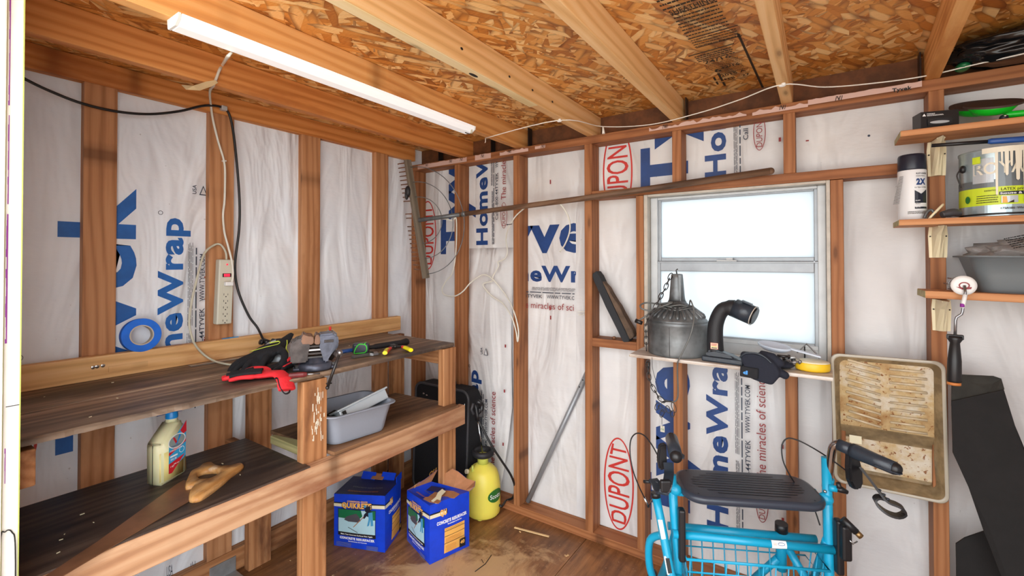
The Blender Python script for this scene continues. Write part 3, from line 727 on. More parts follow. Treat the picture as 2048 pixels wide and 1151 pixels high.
# oil bottle
BO = frame((.312, -1.385, ZS+.0045), (-.46, .89, 0), (-.89, -.46, 0)); BO = BO @ Matrix.Scale(.90, 4)
oil = thing('oil_bottle', 'one quart motor oil jug, half see-through yellowish with blue cap and red blue label', 'bottle', None, basis=BO)
mb = MB()
out = [(-.052, 0), (.052, 0), (.054, .015), (.052, .165), (.046, .192), (.030, .205), (.012, .207), (-.048, .150), (-.054, .138)]
def jug(mb, out, dep, mat, M4, bev=.006): mb.prism(out, dep, mat, M4 @ Matrix.Rotation(PI/2, 4, 'X'), bev, smooth=True)
jug(mb, out, .062, 'oil_plastic', BO, .009)
mb.tube([BO @ V3(.022, 0, .20), BO @ V3(.022, 0, .216)], [.017, .0155], 'oil_plastic', 20)
mb.box((-.0548, -.0008, .004), (-.0535, .0008, .14), 'print_black', 0, BO)
f = Face(mb, BO @ V3(0, -.031, 0), BO.to_3x3() @ V3(1, 0, 0), V3(0, 0, 1), .0006)
f.poly([(-.020, .028), (.044, .062), (.046, .176), (-.020, .118)], 'label_cyan'); f.poly([(-.020, .028), (-.008, .026), (.042, .07), (-.02, .058)], 'label_red'); f.poly([(-.02, .083), (.044, .108), (.044, .120), (-.02, .093)], 'label_red')
f.poly([(.022, .150), (.046, .176), (.047, .140), (.034, .135)], 'label_red'); f.disc(.010, .122, .033, .022, 'print_white'); f.disc(.010, .122, .030, .0195, 'can_silver')
f.poly([(-.006, .136), (.001, .136), (.010, .119), (.006, .112)], 'label_red'); f.poly([(.010, .119), (.0045, .113), (.010, .112), (.026, .137), (.018, .139)], 'cap_blue')
f.text('Valvoline', -.012, .1065, .034, .005, 'print_navy', .02); f.text('CONVENTIONAL', -.016, .094, .045, .005, 'print_white', .02)
f.text('5W-30', -.014, .066, .022, .006, 'print_white', .02); f.rect(-.016, .076, .012, .081, 'print_white'); f.ring(.028, .088, .010, .010, .0015, 'print_white', 20); f.text('1 QT', -.014, .045, .014, .005, 'print_white', .02); f.text('946 mL', -.002, .05, .02, .004, 'print_white', .02)
part(mb, 'jug', oil, BO)
mb = MB(); mb.lathe([(.0, .212), (.019, .212), (.0195, .218), (.0185, .234), (.016, .237), (0, .237)], 'cap_blue', 28, BO @ Matrix.Translation((.022, 0, 0)), smooth=False); part(mb, 'cap', oil, BO)
mb = MB(); jug(mb, [(-.049, .003), (.049, .003), (.050, .12), (-.050, .12)], .063, 'oil_fill', BO, .009); part(mb, 'oil', oil, BO, 'yellow oil showing through the jug')
# hand saw
SB = frame((.45, -1.38, ZS+.0065), (.50, -.866, 0), (.866, .50, 0))
saw = thing('hand_saw', 'old hand saw with worn wooden handle and rusty brown blade lying on the dark shelf', 'saw', None, basis=SB)
mb = MB(); mb.prism([(-.06, -.058), (-.036, -.060), (.255, -.022), (.47, -.012), (.47, .014), (.24, .037), (.036, .060), (-.03, .060)], .0016, 'rust_blade', SB); part(mb, 'blade', saw, SB)
mb = MB()
o = [(-.100, -.066), (-.060, -.045), (-.02, -.020), (.0, .0), (-.01, .018), (.03, .035), (.062, .062), (.058, .088), (.02, .092), (-.04, .088), (-.09, .080), (-.15, .078), (-.170, .060), (-.150, .040), (-.142, .01), (-.150, -.02), (-.168, -.05), (-.158, -.068), (-.13, -.062)]
i_ = [(-.085, -.030), (-.062, -.012), (-.050, .012), (-.060, .034), (-.090, .036), (-.108, .022), (-.112, -.002), (-.104, -.024)]
t_ = bmesh.new()
def ringfill(t, o, i, z, flip):
    vo = [t.verts.new((x, y, z)) for x, y in o]; vi = [t.verts.new((x, y, z)) for x, y in i]
    e = [t.edges.new((vo[k], vo[(k+1) % len(vo)])) for k in range(len(vo))]+[t.edges.new((vi[k], vi[(k+1) % len(vi)])) for k in range(len(vi))]
    bmesh.ops.triangle_fill(t, use_beauty=True, edges=e); return vo, vi
o = [(p.x, p.y) for p in smooth_path([(x, y, 0) for x, y in o], 3, True)]; i_ = [(p.x, p.y) for p in smooth_path([(x, y, 0) for x, y in i_], 3, True)]
so = [((x+.07)*.94-.07, (y-.01)*.94+.01) for x, y in o]; si = [((x+.08)*1.14-.08, (y-.005)*1.14+.005) for x, y in i_]
a, b = ringfill(t_, so, si, .014, 0); c, d = ringfill(t_, so, si, -.008, 1)
a2 = [t_.verts.new((x, y, .006)) for x, y in o]; b2 = [t_.verts.new((x, y, .006)) for x, y in i_]; a3 = [t_.verts.new((x, y, -.001)) for x, y in o]; b3 = [t_.verts.new((x, y, -.001)) for x, y in i_]
for L in ((a, a2, a3, c), (b, b2, b3, d)):
    for q in range(3):
        n = len(L[0])
        for k in range(n): t_.faces.new((L[q][k], L[q][(k+1) % n], L[q+1][(k+1) % n], L[q+1][k]))
bmesh.ops.recalc_face_normals(t_, faces=t_.faces[:]); bmesh.ops.transform(t_, matrix=SB, verts=t_.verts); mb.take(t_, 'saw_wood', True)
part(mb, 'handle', saw, SB)
# grey dish pan with a silver box
def pan(name, label, cat, B, L, Wd, H, flare, mat, th=.003, rim=.012, r0=.04):
    """rounded rectangular tub: B = frame at the bottom centre"""
    mb = MB(); prof = [(0, .0, 0), (1, 0, .0), (1.0, .012, .004), (1, H*.5, flare*.5), (1, H-.006, flare), (1, H-.004, flare+rim), (1, H, flare+rim), (1, H, flare-.001), (1, H*.5, flare*.5-th), (1, .012, .004-th), (1, .006, -.006), (0, .006, 0)]
    n = 10; rings = []
    for k, (s, z, off) in enumerate(prof):
        ring = []
        hx, hy = L/2+off, Wd/2+off; r = r0
        for q, (cx, cy) in enumerate(((hx-r, hy-r), (-hx+r, hy-r), (-hx+r, -hy+r), (hx-r, -hy+r))):
            for j in range(n):
                a = PI/2*(q+j/(n-1)); x = cx+r*math.cos(a); y = cy+r*math.sin(a)
                if s == 0: x *= .01; y *= .01
                ring.append(mb.bm.verts.new(B @ V3(x, y, z)))
        rings.append(ring)
    fs = []
    for i in range(len(rings)-1):
        m_ = len(rings[i])
        for j in range(m_): fs.append(mb.bm.faces.new((rings[i][j], rings[i][(j+1) % m_], rings[i+1][(j+1) % m_], rings[i+1][j])))
    mb._paint(fs, mat, True)
    return mb
BP = frame((.500, -.835, .622), (.40, .92, .0), (-.92, .40, -.02))
BP = frame((.490, -.830, .6225), (.10, .99, -.012), (-1, .10, .02))
tub = single(pan('t', '', '', BP, .235, .17, .115, .022, 'grey_plastic'), 'dish_pan', 'grey plastic dish pan on the lower shelf right of the middle post', 'tub', None, basis=BP)
tub.modifiers.new('bev', 'BEVEL').width = .001
BS_ = frame((.505, -.800, .716), (.02, 1, .17), (-.90, .02, -.42))
mb = MB(); mb.box((-.11, -.055, -.022), (.11, .055, .020), 'silver_plastic', .004, BS_); mb.box((-.118, -.063, .016), (.118, .063, .024), 'silver_plastic', .003, BS_)
mb.box((-.10, -.058, -.02), (-.085, -.055, .012), 'print_black', 0, BS_)
for i in range(9): mb.box((-.08+i*.022, .0548, -.015), (-.076+i*.022, .057, .013), 'silver_plastic', 0, BS_)
single(mb, 'storage_box', 'pale silver lidded plastic box lying tilted in the grey dish pan', 'box', None, basis=BS_)
mb = MB(); BK = frame((.505, -.900, .70), (.1, 1, .35), (-1, .1, 0)); mb.box((-.02, -.035, -.018), (.02, .035, .018), 'black_plastic', .004, BK)
single(mb, 'black_case', 'small black case under the silver box in the grey dish pan', 'case', None, basis=BK)

# ================================================================ power strip, cords, strip light
PS = frame((0.0, -1.089, 1.178), (0, -.035, -1), (0, 1, -.03))
ps = thing('power_strip', 'beige power strip with lit red switch screwed to a left wall stud', 'power strip', None, basis=PS)
mb = MB(); mb.box((-.132, -.029, .0), (.132, .029, .036), 'beige_plastic', .005, PS); f = Face(mb, PS @ V3(0, 0, .0362), PS.to_3x3() @ V3(0, 1, 0), PS.to_3x3() @ V3(-1, 0, 0), .0006)
f.rect(-.014, -.125, .016, .03, 'cord_beige'); f.rect(-.013, -.124, .015, .029, 'beige_plastic')
for i in range(6):
    y = .012-i*.0265
    if i == 0: continue
    f.rect(-.008, y, -.006, y+.008, 'print_black'); f.rect(.007, y, .009, y+.007, 'print_black'); f.disc(.001, y-.005, .0025, .0025, 'print_black', 12)
f.disc(0, .112, .0035, .0035, 'glow_red', 14)
part(mb, 'housing', ps, PS)
mb = MB(); c = PS @ V3(-.068, .001, .037); mb.box((c.x-.002, c.y-.016, c.z-.0075), (c.x+.002, c.y+.016, c.z+.0075), 'print_black', .001); mb.box((c.x, c.y-.012, c.z-.0055), (c.x+.005, c.y+.010, c.z+.0055), 'glow_red', .001); part(mb, 'switch', ps, PS, 'glowing red rocker switch')
mb = MB(); mb.tube(smooth_path([onx(*p, d) for p, d in [((453, 519), .018), ((451, 503), .018), ((441, 489), .016), ((428, 490), .016), ((408, 508), .03), ((394, 556), .045), ((382, 610), .05), ((379, 652), .055), ((391, 690), .062), ((420, 717), .07)]]+[onz(455, 728, ZB+.006), onz(495, 728, ZB+.006), onz(520, 722, ZB+.006)]), .0042, 'cord_beige', 8); part(mb, 'cord', ps, PS)
light = thing('strip_light', 'long white linear light fixture under the second rafter', 'light', (.775, -.95, 1.858))
mb = MB(); prof = [(.744, 1.8905), (.747, 1.869), (.752, 1.865), (.790, 1.865), (.808, 1.877), (.810, 1.8905)]
B = frame((0, -.98, 0), (1, 0, 0), (0, 0, 1)); mb.prism([(x, z) for x, z in prof], 1.10, 'led_white', B, .001)
part(mb, 'housing', light)
for y in (-1.535, -.425):
    mb = MB(); B2 = frame((0, y, 0), (1, 0, 0), (0, 0, 1)); mb.prism([(x+(.0004 if x > .77 else -.0004), z+(-.0004 if z < 1.88 else 0)) for x, z in prof], .005, 'white_plastic', B2); part(mb, 'end_cap', light)
mb = MB(); mb.tube([(.79, -.47, 1.856), (.79, -.44, 1.856)], .002, 'dark_steel', 6); mb.tube([(.80, -.44, 1.857), (.80, -.44, 1.885)], .004, 'cord_beige', 6); part(mb, 'lamp_clip', light)
cord = [onz(462, 106, 1.862), onz(455, 114, 1.852)]+[onx(446, 128, .41), onx(439, 140, .396), onx(432, 158, .394), onx(426, 172, .385), onx(420, 182, .20), onx(421, 205, .03), onx(426, 240, .02), onx(437, 285, .02), onx(447, 318, .018), onx(450, 345, .02), onx(449, 400, .018), onx(446, 430, .018), onx(449, 465, .02), onx(457, 495, .03), onx(463, 520, .046), onx(466, 548, .05), onx(463, 566, .05)]
lc = thing('light_cord', 'white flat cord running from the strip light down to the power strip', 'cord', cord[6])
mb = MB(); mb.tube(smooth_path(cord), .0042, 'cord_white', 8, sq=.6); part(mb, 'cord', lc)
mb = MB(); c = onx(456, 567, .046); mb.box((c.x-.006, c.y-.014, c.z-.008), (c.x+.014, c.y+.016, c.z+.008), 'white_plastic', .003); part(mb, 'plug', lc)
mb = MB(); c = onx(447, 322, .004); mb.box((c.x-.003, c.y-.006, c.z-.003), (c.x+.014, c.y+.006, c.z+.003), 'white_plastic', .001); part(mb, 'cable_clip', lc)
mb = MB(); pts = [onz(363, 170, 1.878), onz(372, 179, 1.876), onz(400, 181, 1.872), onz(425, 172, 1.87), onz(436, 165, 1.872), onz(430, 160, 1.884), onz(412, 163, 1.886), onz(385, 172, 1.884)]
vs = [mb.bm.verts.new(p) for p in pts]; mb._paint([mb.bm.faces.new(q) for q in ((vs[0], vs[1], vs[7]), (vs[1], vs[2], vs[6], vs[7]), (vs[2], vs[3], vs[5], vs[6]), (vs[3], vs[4], vs[5]))], 'masking')
o = single(mb, 'masking_tape', 'peeling beige strip of masking tape holding the white cord', 'tape', pts[3]); mo = o.modifiers.new('t', 'SOLIDIFY'); mo.thickness = .0012
blk = [onx(*p, d) for p, d in [((20, 140), .03), ((50, 158), .02), ((100, 182), .02), ((165, 207), .02), ((235, 223), .02), ((300, 228), .02), ((360, 222), .02), ((410, 211), .02), ((447, 216), .018), ((462, 240), .012), ((472, 310), .012), ((479, 400), .012), ((478, 460), .012), ((470, 530), .015), ((476, 580), .025), ((497, 630), .035), ((515, 655), .05), ((527, 680), .09)]]
bc = thing('clamp_lamp', 'black cable with a black clamp lamp whose grey reflector lies behind the gloves', 'lamp', blk[8])
mb = MB(); mb.tube(smooth_path(blk), .0048, 'cord_black', 8); part(mb, 'cord', bc)
mb = MB(); c = blk[8]; mb.box((c.x-.014, c.y-.010, c.z-.01), (c.x+.010, c.y+.012, c.z+.009), 'alu_white', .003); part(mb, 'cable_clip', bc)
LB = frame(onz(552, 700, ZB+.030), (.75, .45, -.15), (.1, .35, .93)); LB = frame(onz(556, 712, ZB+.012), (.62, .78, 0), (-.4, .3, .85))
mb = MB(); mb.lathe([(.072, -.004), (.074, 0), (.072, .004), (.060, .022), (.040, .038), (.018, .046), (0, .048)], 'silver_plastic', 32, LB); mb.tube([LB @ V3(.0735*math.cos(2*PI*i/40), .0735*math.sin(2*PI*i/40), 0) for i in range(40)], .004, 'black_plastic', 8, closed=True); part(mb, 'reflector', bc)
mb = MB(); e = blk[-1]; mb.tube([e, e+V3(.02, .015, -.014)], [.010, .013], 'black_plastic', 12); part(mb, 'socket', bc); mb = MB(); mb.obox(LB @ V3(0, .05, .03), LB.to_3x3() @ V3(.008, 0, 0), LB.to_3x3() @ V3(0, .012, 0), LB.to_3x3() @ V3(0, 0, .006), 'black_plastic', .002); part(mb, 'lamp_guard_clip', bc)
for s in (-1, 1):
    mb = MB(); mb.lathe([(0, -.006), (.011, -.006), (.011, .006), (0, .006)], 'black_plastic', 16, frame(e+V3(.012+.010*s, .010+.02*s, -.006), (1, 0, 0), (0, .3, 1))); mb.lathe([(0, .006), (.006, .006), (.005, .008), (0, .008)], 'chrome', 12, frame(e+V3(.012+.010*s, .010+.02*s, -.006), (0, 1, 0), (0, 0, 1))); part(mb, 'hinge_knob', bc)
# painter's tape roll leaning on the backboard and left wall
TB = frame((.022, -1.366, 1.0375), (0, 1, .15), (-.10, -.15, 1)); 
roll = thing('tape_roll', 'roll of blue painter tape standing on the backboard against the left wall', 'tape', None, basis=TB)
mb = MB(); prof = [(.036, -.012), (.0585, -.012), (.0595, -.010), (.0595, .010), (.0585, .012), (.036, .012)]
def tor(mb, prof, mat, B, n=56, sx=1, sy=1):
    rings = [[mb.bm.verts.new(B @ V3(r*math.cos(2*PI*j/n)*sx, r*math.sin(2*PI*j/n)*sy, z)) for j in range(n)] for r, z in prof]; k = len(prof)
    mb._paint([mb.bm.faces.new((rings[i][j], rings[i][(j+1) % n], rings[(i+1) % k][(j+1) % n], rings[(i+1) % k][j])) for i in range(k) for j in range(n)], mat, False)
tor(mb, prof, 'tape_blue', TB); bmesh.ops.recalc_face_normals(mb.bm, faces=mb.bm.faces[:]); part(mb, 'tape', roll, TB)
mb = MB(); tor(mb, [(.032, -.0125), (.0358, -.0125), (.0358, .0125), (.032, .0125)], 'tape_core', TB); bmesh.ops.recalc_face_normals(mb.bm, faces=mb.bm.faces[:]); part(mb, 'core', roll, TB)
mb = MB(); B = frame((.018, -1.062, .9865), (0, 1, 0), (1, 0, 0)); mb.box((-.032, -.008, 0), (.032, .008, .009), 'peg_blue', .003, B); single(mb, 'blue_clip', 'small bright blue plastic clip on the backboard under the power strip', 'clip', None, basis=B)
mb = MB(); B = frame((.075, -1.12, ZB+.001), (.04, 1, 0), (-1, .04, 0)); mb.box((-.11, -.014, 0), (.11, .014, .002), 'galv_light', .0005, B); f = Face(mb, B @ V3(0, 0, .002), (0, 1, 0), (-1, 0, 0), .0005); f.lines(-.09, -.008, .18, .014, 2, 'copper', 3, .3)
single(mb, 'steel_ruler', 'worn steel strip lying at the foot of the backboard', 'ruler', None, basis=B)
# ================================================================ gloves: one remeshed skin per glove, trims as parts
def blob_glove(capsules, balls, voxel=.0035):
    mb = MB()
    for pts, r, *q in capsules: mb.tube(pts, r, 'black_fabric', 12, sq=q[0] if q else None)
    for pts, r, *q in capsules:
        rr = r if isinstance(r, (list, tuple)) else [r]*len(pts)
        mb.ball(pts[0], rr[0], 'black_fabric', seg=12); mb.ball(pts[-1], rr[-1], 'black_fabric', seg=12)
    for c, r, *q in balls: mb.ball(c, r, 'black_fabric', q[0] if q else None)
    return mb
def remesh(o, voxel=.0035, sm=4):
    m_ = o.modifiers.new('skin', 'REMESH'); m_.mode = 'VOXEL'; m_.voxel_size = voxel; m_.use_smooth_shade = True
    s_ = o.modifiers.new('soft', 'SMOOTH'); s_.iterations = sm; s_.factor = .5
def glove(name, label, B, mat, fingers, thumb, palm, cuff, parts=(), sc=1., voxel=.0035):
    """B: frame with x towards the fingertips, z up from the back of the glove"""
    g = thing(name, label, 'glove', None, basis=B, group=None)
    mb = MB(); T = lambda p: B @ (Vector(p)*sc)
    for f_ in fingers+[thumb]:
        pts = smooth_path([T(p) for p in f_[0]], 3); r = [f_[1]*sc*(1-.18*i/(len(pts)-1)) for i in range(len(pts))]
        mb.tube(pts, r, mat, 12); mb.ball(pts[-1], r[-1], mat, seg=12)
    for c, r in palm: mb.ball(T(c), tuple(x*sc for x in r), mat, B.to_3x3().to_4x4())
    pts = [T(p) for p in cuff[0]]; mb.tube(pts, [x*sc for x in cuff[1]], mat, 16, sq=cuff[2])
    o = part(mb, 'glove_body', g, B); remesh(o, voxel)
    for nm, pth, r, m_, lab in parts:
        mb = MB(); mb.tube(smooth_path([T(p) for p in pth]), r, m_, 8, sq=.6); part(mb, nm, g, B, lab)
    return g
z0 = ZB
# red glove hanging over the bench front
BG = frame((.475, -1.165, z0+.013), (-.52, -.85, 0), (.85, -.52, 0))
glove('work_glove', 'red and black work glove with its cuff hanging over the front edge of the bench', BG, 'red_fabric',
  [([(.03, -.030, 0), (.085, -.036, .004), (.125, -.034, -.002)], .0115), ([(.03, -.010, 0), (.09, -.014, .004), (.140, -.010, -.002)], .0115), ([(.03, .012, 0), (.09, .012, .003), (.135, .014, -.002)], .0115), ([(.03, .034, 0), (.075, .036, .002), (.110, .040, -.003)], .0105)],
  ([(-.02, -.04, .002), (-.005, -.070, .006), (.035, -.088, .008), (.065, -.082, .004)], .0135),
  [((.0, .0, 0), (.055, .048, .014))], ([(-.02, .005, .0), (-.062, .03, .004), (-.085, .060, -.015), (-.095, .085, -.055)], [.036, .036, .040, .042], .38),
  [('finger_back', [(.0, -.02, .014), (.06, -.025, .014), (.115, -.024, .010)], .0115, 'black_fabric', 'black stretch panel'), ('finger_back', [(.0, .0, .015), (.06, -.002, .014), (.128, -.002, .009)], .0115, 'black_fabric', 'black stretch panel'), ('finger_back', [(.0, .022, .014), (.06, .022, .014), (.115, .026, .009)], .0105, 'black_fabric', 'black stretch panel'),
   ('cuff_trim', [(-.080, .030, .002), (-.095, .045, -.01), (-.100, .060, -.045), (-.104, .085, -.062), (-.088, .110, -.062), (-.070, .105, -.035), (-.060, .088, -.004), (-.052, .110, .002)], .003, 'black_fabric', 'dark trim'),
   ('thumb_tip', [(.040, -.086, .010), (.068, -.080, .005)], .0115, 'black_fabric', 'dark fingertip')], sc=.82)
# black glove with lime piping on top of another red lined glove
BG = frame((.300, -1.060, z0+.052), (.16, -.95, -.26), (.98, .16, 0))
glove('work_glove', 'black work glove with lime green piping in front of the clamp lamp', BG, 'black_fabric',
  [([(.03, -.028, 0), (.09, -.044, -.004), (.120, -.048, -.022)], .0125), ([(.03, -.008, 0), (.10, -.016, -.004), (.140, -.012, -.026)], .0125), ([(.03, .012, 0), (.09, .016, -.004), (.125, .022, -.026)], .0125), ([(.02, .034, -.002), (.06, .056, -.008), (.085, .068, -.024)], .0125)],
  ([(-.03, .03, .0), (-.02, .070, -.01), (.01, .10, -.022), (.03, .105, -.028)], .0145),
  [((.0, .0, .0), (.060, .050, .024)), ((.04, 0, -.02), (.06, .05, .02))], ([(-.02, 0, .0), (-.06, -.01, -.004), (-.10, -.012, .004), (-.135, -.016, .016)], [.040, .034, .024, .012], .5),
  [('piping', [(.03, -.045, .012), (.045, -.02, .022), (.015, .02, .028), (-.03, .034, .022), (-.045, .02, .025), (-.020, .004, .029), (-.035, -.012, .026)], .0022, 'lime_trim', 'lime green piping'),
   ('piping', [(-.085, .014, .012), (-.07, .030, .004), (-.05, .046, -.004), (-.04, .066, -.016)], .002, 'lime_trim', 'lime green piping'),
   ('finger_tip', [(.010, .098, -.018), (.034, .106, -.028)], .0125, 'slate_plastic', 'blue grey fingertip')], sc=1.0)
BG = frame((.395, -1.030, z0+.013), (.35, -.93, 0), (.93, .35, 0))
glove('work_glove', 'black glove with red knuckle panels between the lime piped glove and the vise', BG, 'black_fabric',
  [([(.03, -.026, 0), (.08, -.03, .0), (.115, -.034, -.004)], .012), ([(.03, -.004, 0), (.09, -.004, .0), (.130, -.004, -.004)], .012), ([(.03, .018, 0), (.09, .022, .0), (.130, .030, -.004)], .012), ([(.03, .036, 0), (.07, .044, .0), (.105, .056, -.004)], .011)],
  ([(-.03, .03, .0), (.0, .058, .0), (.03, .072, -.002)], .012),
  [((.0, .0, 0), (.058, .044, .018))], ([(-.02, 0, .0), (-.06, .0, .002), (-.085, .0, .004)], [.036, .033, .034], .45),
  [('knuckle_panel', [(-.075, -.006, .020), (-.03, .000, .024), (.02, .004, .020)], .011, 'red_fabric', 'red panel'), ('knuckle_panel', [(-.035, .028, .014), (.03, .036, .012), (.085, .046, .008)], .0035, 'red_fabric', 'pink red stripe'), ('knuckle_panel', [(-.07, .030, .012), (-.02, .040, .012)], .005, 'red_fabric', 'red panel')], sc=.75)
# ---------------------------------------------------------------- vise
VB = frame((.515, -.985, z0), (.35, .94, 0), (-.94, .35, 0))        # x along the jaws travel, y away
VB = frame((.500, -.985, z0), (.50, .866, 0), (-.866, .50, 0))
vise = thing('bench_vise', 'heavy worn bench vise bolted to the bench front beside the gloves', 'vise', None, basis=VB)
mb = MB(); mb.lathe([(.058, 0), (.060, .004), (.058, .022), (.050, .026), (.040, .030), (.036, .045)], 'vise_blue', 32, VB, sy=.85); mb.box((-.075, -.02, 0), (.075, .02, .010), 'vise_blue', .003, VB)
for x in (-.062, .062): mb.lathe([(0, .010), (.009, .010), (.009, .018), (0, .018)], 'dark_steel', 6, VB @ Matrix.Translation((x, 0, 0)), smooth=False)
part(mb, 'swivel_base', vise, VB)
RX = VB @ Matrix.Rotation(PI/2, 4, 'X')
mb = MB(); mb.prism([(-.083, .034), (-.027, .034), (-.024, .094), (-.018, .100), (-.018, .124), (-.040, .128), (-.052, .120), (-.060, .113), (-.083, .111)], .082, 'vise_metal', RX, .005)
part(mb, 'fixed_jaw', vise, VB)
mb = MB()
for z_, w_, m_ in ((.048, .026, 'dark_steel'), (.062, .030, 'vise_metal'), (.076, .034, 'steel'), (.088, .030, 'vise_metal')): mb.box((-.030, -w_, z_-.0045), (.030, w_, z_+.0035), m_, .0015, VB)
part(mb, 'slide_bar', vise, VB)
mb = MB(); mb.prism([(.010, .096), (.018, .090), (.021, .055), (.028, .028), (.040, .024), (.046, .045), (.050, .064), (.072, .070), (.079, .092), (.076, .122), (.062, .132), (.012, .131), (.006, .124)], .078, 'vise_blue', RX, .006)
mb.box((.028, -.0415, .100), (.060, -.038, .110), 'vise_metal', .001, VB)
part(mb, 'moving_jaw', vise, VB)
mb = MB(); mb.prism([(-.046, .098), (-.010, .096), (-.006, .118), (-.012, .128), (-.030, .126), (-.040, .138), (-.052, .112)], .086, 'rust_blade', RX, .003); part(mb, 'jaw_plate', vise, VB)
mb = MB(); mb.prism([(-.004, .096), (.014, .095), (.014, .124), (.004, .134), (-.004, .118)], .086, 'rust_blade', RX, .003); part(mb, 'jaw_plate', vise, VB)
mb = MB(); mb.tube([VB @ V3(.066, 0, .056), VB @ V3(.074, -.088, .060)], .010, 'vise_metal', 14); part(mb, 'screw_head', vise, VB)
mb = MB(); a = VB @ V3(.078, -.086, .068); b = VB @ V3(.036, -.090, -.052); mb.tube([a, b], .0052, 'dark_steel', 10); mb.ball(a, .0105, 'steel'); mb.ball(b, .0068, 'dark_steel'); mb.tube([b+(a-b)*.12-VB.to_3x3() @ V3(.010, 0, 0), b+(a-b)*.12+VB.to_3x3() @ V3(.010, 0, 0)], .0025, 'dark_steel', 6); part(mb, 'handle_bar', vise, VB)
# small aerosol behind the vise
p = (.262, -.762, z0); mb = MB(); B = Matrix.Translation(p)
sc_ = thing('spray_can', 'small steel aerosol can with a red nozzle standing behind the vise', 'spray can', p)
mb.lathe([(.026, 0), (.028, .003), (.028, .070), (.0265, .074)], 'can_white', 28, B); mb.lathe([(.0285, .0735), (.029, .077), (.027, .080), (.021, .086), (.015, .090), (.013, .094), (.006, .095)], 'chrome', 28, B); part(mb, 'can', sc_)
mb = MB(); mb.lathe([(.0045, .094), (.0055, .096), (.0055, .108), (.0045, .110), (0, .110)], 'red_plastic', 16, B); part(mb, 'nozzle', sc_)
# hammer / breaker bar with black grip
def stick(name, label, cat, segs, base):
    t_ = thing(name, label, cat, base)
    for nm, a, b, r, m_ in segs: 
        mb = MB(); mb.tube([a, b], r, m_, 16); part(mb, nm, t_)
    return t_
a = onz(640, 709, z0+.014); b = onz(722, 697, z0+.014); c = onz(812, 683, z0+.014)
hm = thing('hammer', 'hammer with a long black grip lying behind the black and green tape measure', 'hammer', b)
mb = MB(); mb.tube([b, b+(c-b)*.25, b+(c-b)*.3, c-(c-b)*.12, c], [.009, .009, .0125, .0125, .017], 'black_rubber', 16); mb.ball(c, .0165, 'black_rubber'); part(mb, 'grip', hm)
mb = MB(); mb.tube([a+(b-a)*.3, b], [.008, .009], 'tool_blue', 12); part(mb, 'shaft', hm)
mb = MB(); d = (b-a).normalized(); n = V3(-d.y, d.x, 0); mb.obox(a+d*.02, d*.014, n*.038, V3(0, 0, .012), 'dark_steel', .003); mb.tube([a+d*.02-n*.035, a+d*.02-n*.062], .014, 'dark_steel', 16); mb.obox(a+d*.02+n*.055, d*.012, n*.024, V3(0, 0, .006), 'dark_steel', .002); part(mb, 'head', hm)
# tape measure black with green ring
B = frame(onz(722, 706, z0+.001), (.72, .68, 0), (-.68, .72, 0)); tm = thing('tape_measure', 'black tape measure with a bright green band on the bench', 'tape measure', None, basis=B)
mb = MB(); mb.box((-.034, -.016, 0), (.034, .018, .044), 'slate_plastic', .008, B, 3); part(mb, 'case', tm, B)
mb = MB(); mb.tube(smooth_path([B @ V3(x, -.0165, z) for x, z in ((-.026, .006), (-.010, .004), (.018, .006), (.026, .020), (.020, .038), (-.008, .040))], 4, True), .0022, 'lime', 8, closed=True); mb.tube([B @ V3(.018, -.016, .0435), B @ V3(.018, .016, .0435)], .002, 'lime', 8); part(mb, 'green_band', tm, B)
# adjustable wrench
w0 = onz(706, 713, z0+.006); w1 = onz(752, 706, z0+.006); d = (w1-w0).normalized(); B = frame(w0, d, V3(-d.y, d.x, 0)); L = (w1-w0).length
mb = MB(); mb.prism([(0, -.009), (L*.7, -.007), (L*.8, -.016), (L, -.020), (L+.02, -.012), (L+.004, -.004), (L+.004, .006), (L+.022, .014), (L, .020), (L*.8, .012), (L*.7, .007), (0, .009), (-.008, 0)], .009, 'steel', B, .0015); mb.tube([B @ V3(L*.83, -.004, .003), B @ V3(L*.83, .010, .003)], .006, 'dark_steel', 12)
single(mb, 'adjustable_wrench', 'small steel adjustable wrench in front of the tape measure', 'wrench', None, basis=B)
# pliers with red yellow handles
B = frame(onz(790, 692, z0+.012), (.35, .94, 0), (-.94, .35, 0)); pl = thing('pliers', 'pliers with red and yellow handles spread open at the right end of the bench', 'pliers', None, basis=B)
mb = MB(); mb.lathe([(0, -.006), (.012, -.006), (.012, .006), (0, .006)], 'dark_steel', 20, B); mb.prism([(-.008, .0), (-.014, .03), (-.006, .058), (-.001, .058), (0, .02), (.002, .058), (.008, .056), (.014, .03), (.008, 0)], .010, 'steel', B, .002); mb.tube(smooth_path([B @ V3(0, 0, 0), B @ V3(-.022, -.018, 0), B @ V3(-.036, -.034, 0)]), .0055, 'dark_steel', 8); mb.tube(smooth_path([B @ V3(0, 0, 0), B @ V3(.015, -.018, 0), B @ V3(.026, -.034, 0)]), .0055, 'dark_steel', 8); part(mb, 'jaws', pl, B)
for s, pts in ((0, [(-.034, -.030, 0), (-.060, -.062, -.002), (-.084, -.108, -.003)]), (1, [(.024, -.030, 0), (.030, -.060, -.002), (.032, -.11, -.004)])):
    P_ = smooth_path([B @ V3(*q) for q in pts]); n = len(P_); mb = MB()
    mb.tube(P_, [.009+.002*math.sin(i/n*PI) for i in range(n)], 'red_plastic', 12, sq=.75)
    h_ = part(mb, 'handle', pl, B); mb = MB(); mb.tube([q+V3(.001, -.003, .0012) for q in P_[n//3:]], [.0102]*(n-n//3), 'yellow_plastic', 12, sq=.8)
    g_ = mb.build('grip', B); g_.parent = h_; g_.matrix_basis = Matrix(); g_['label'] = 'yellow grip'
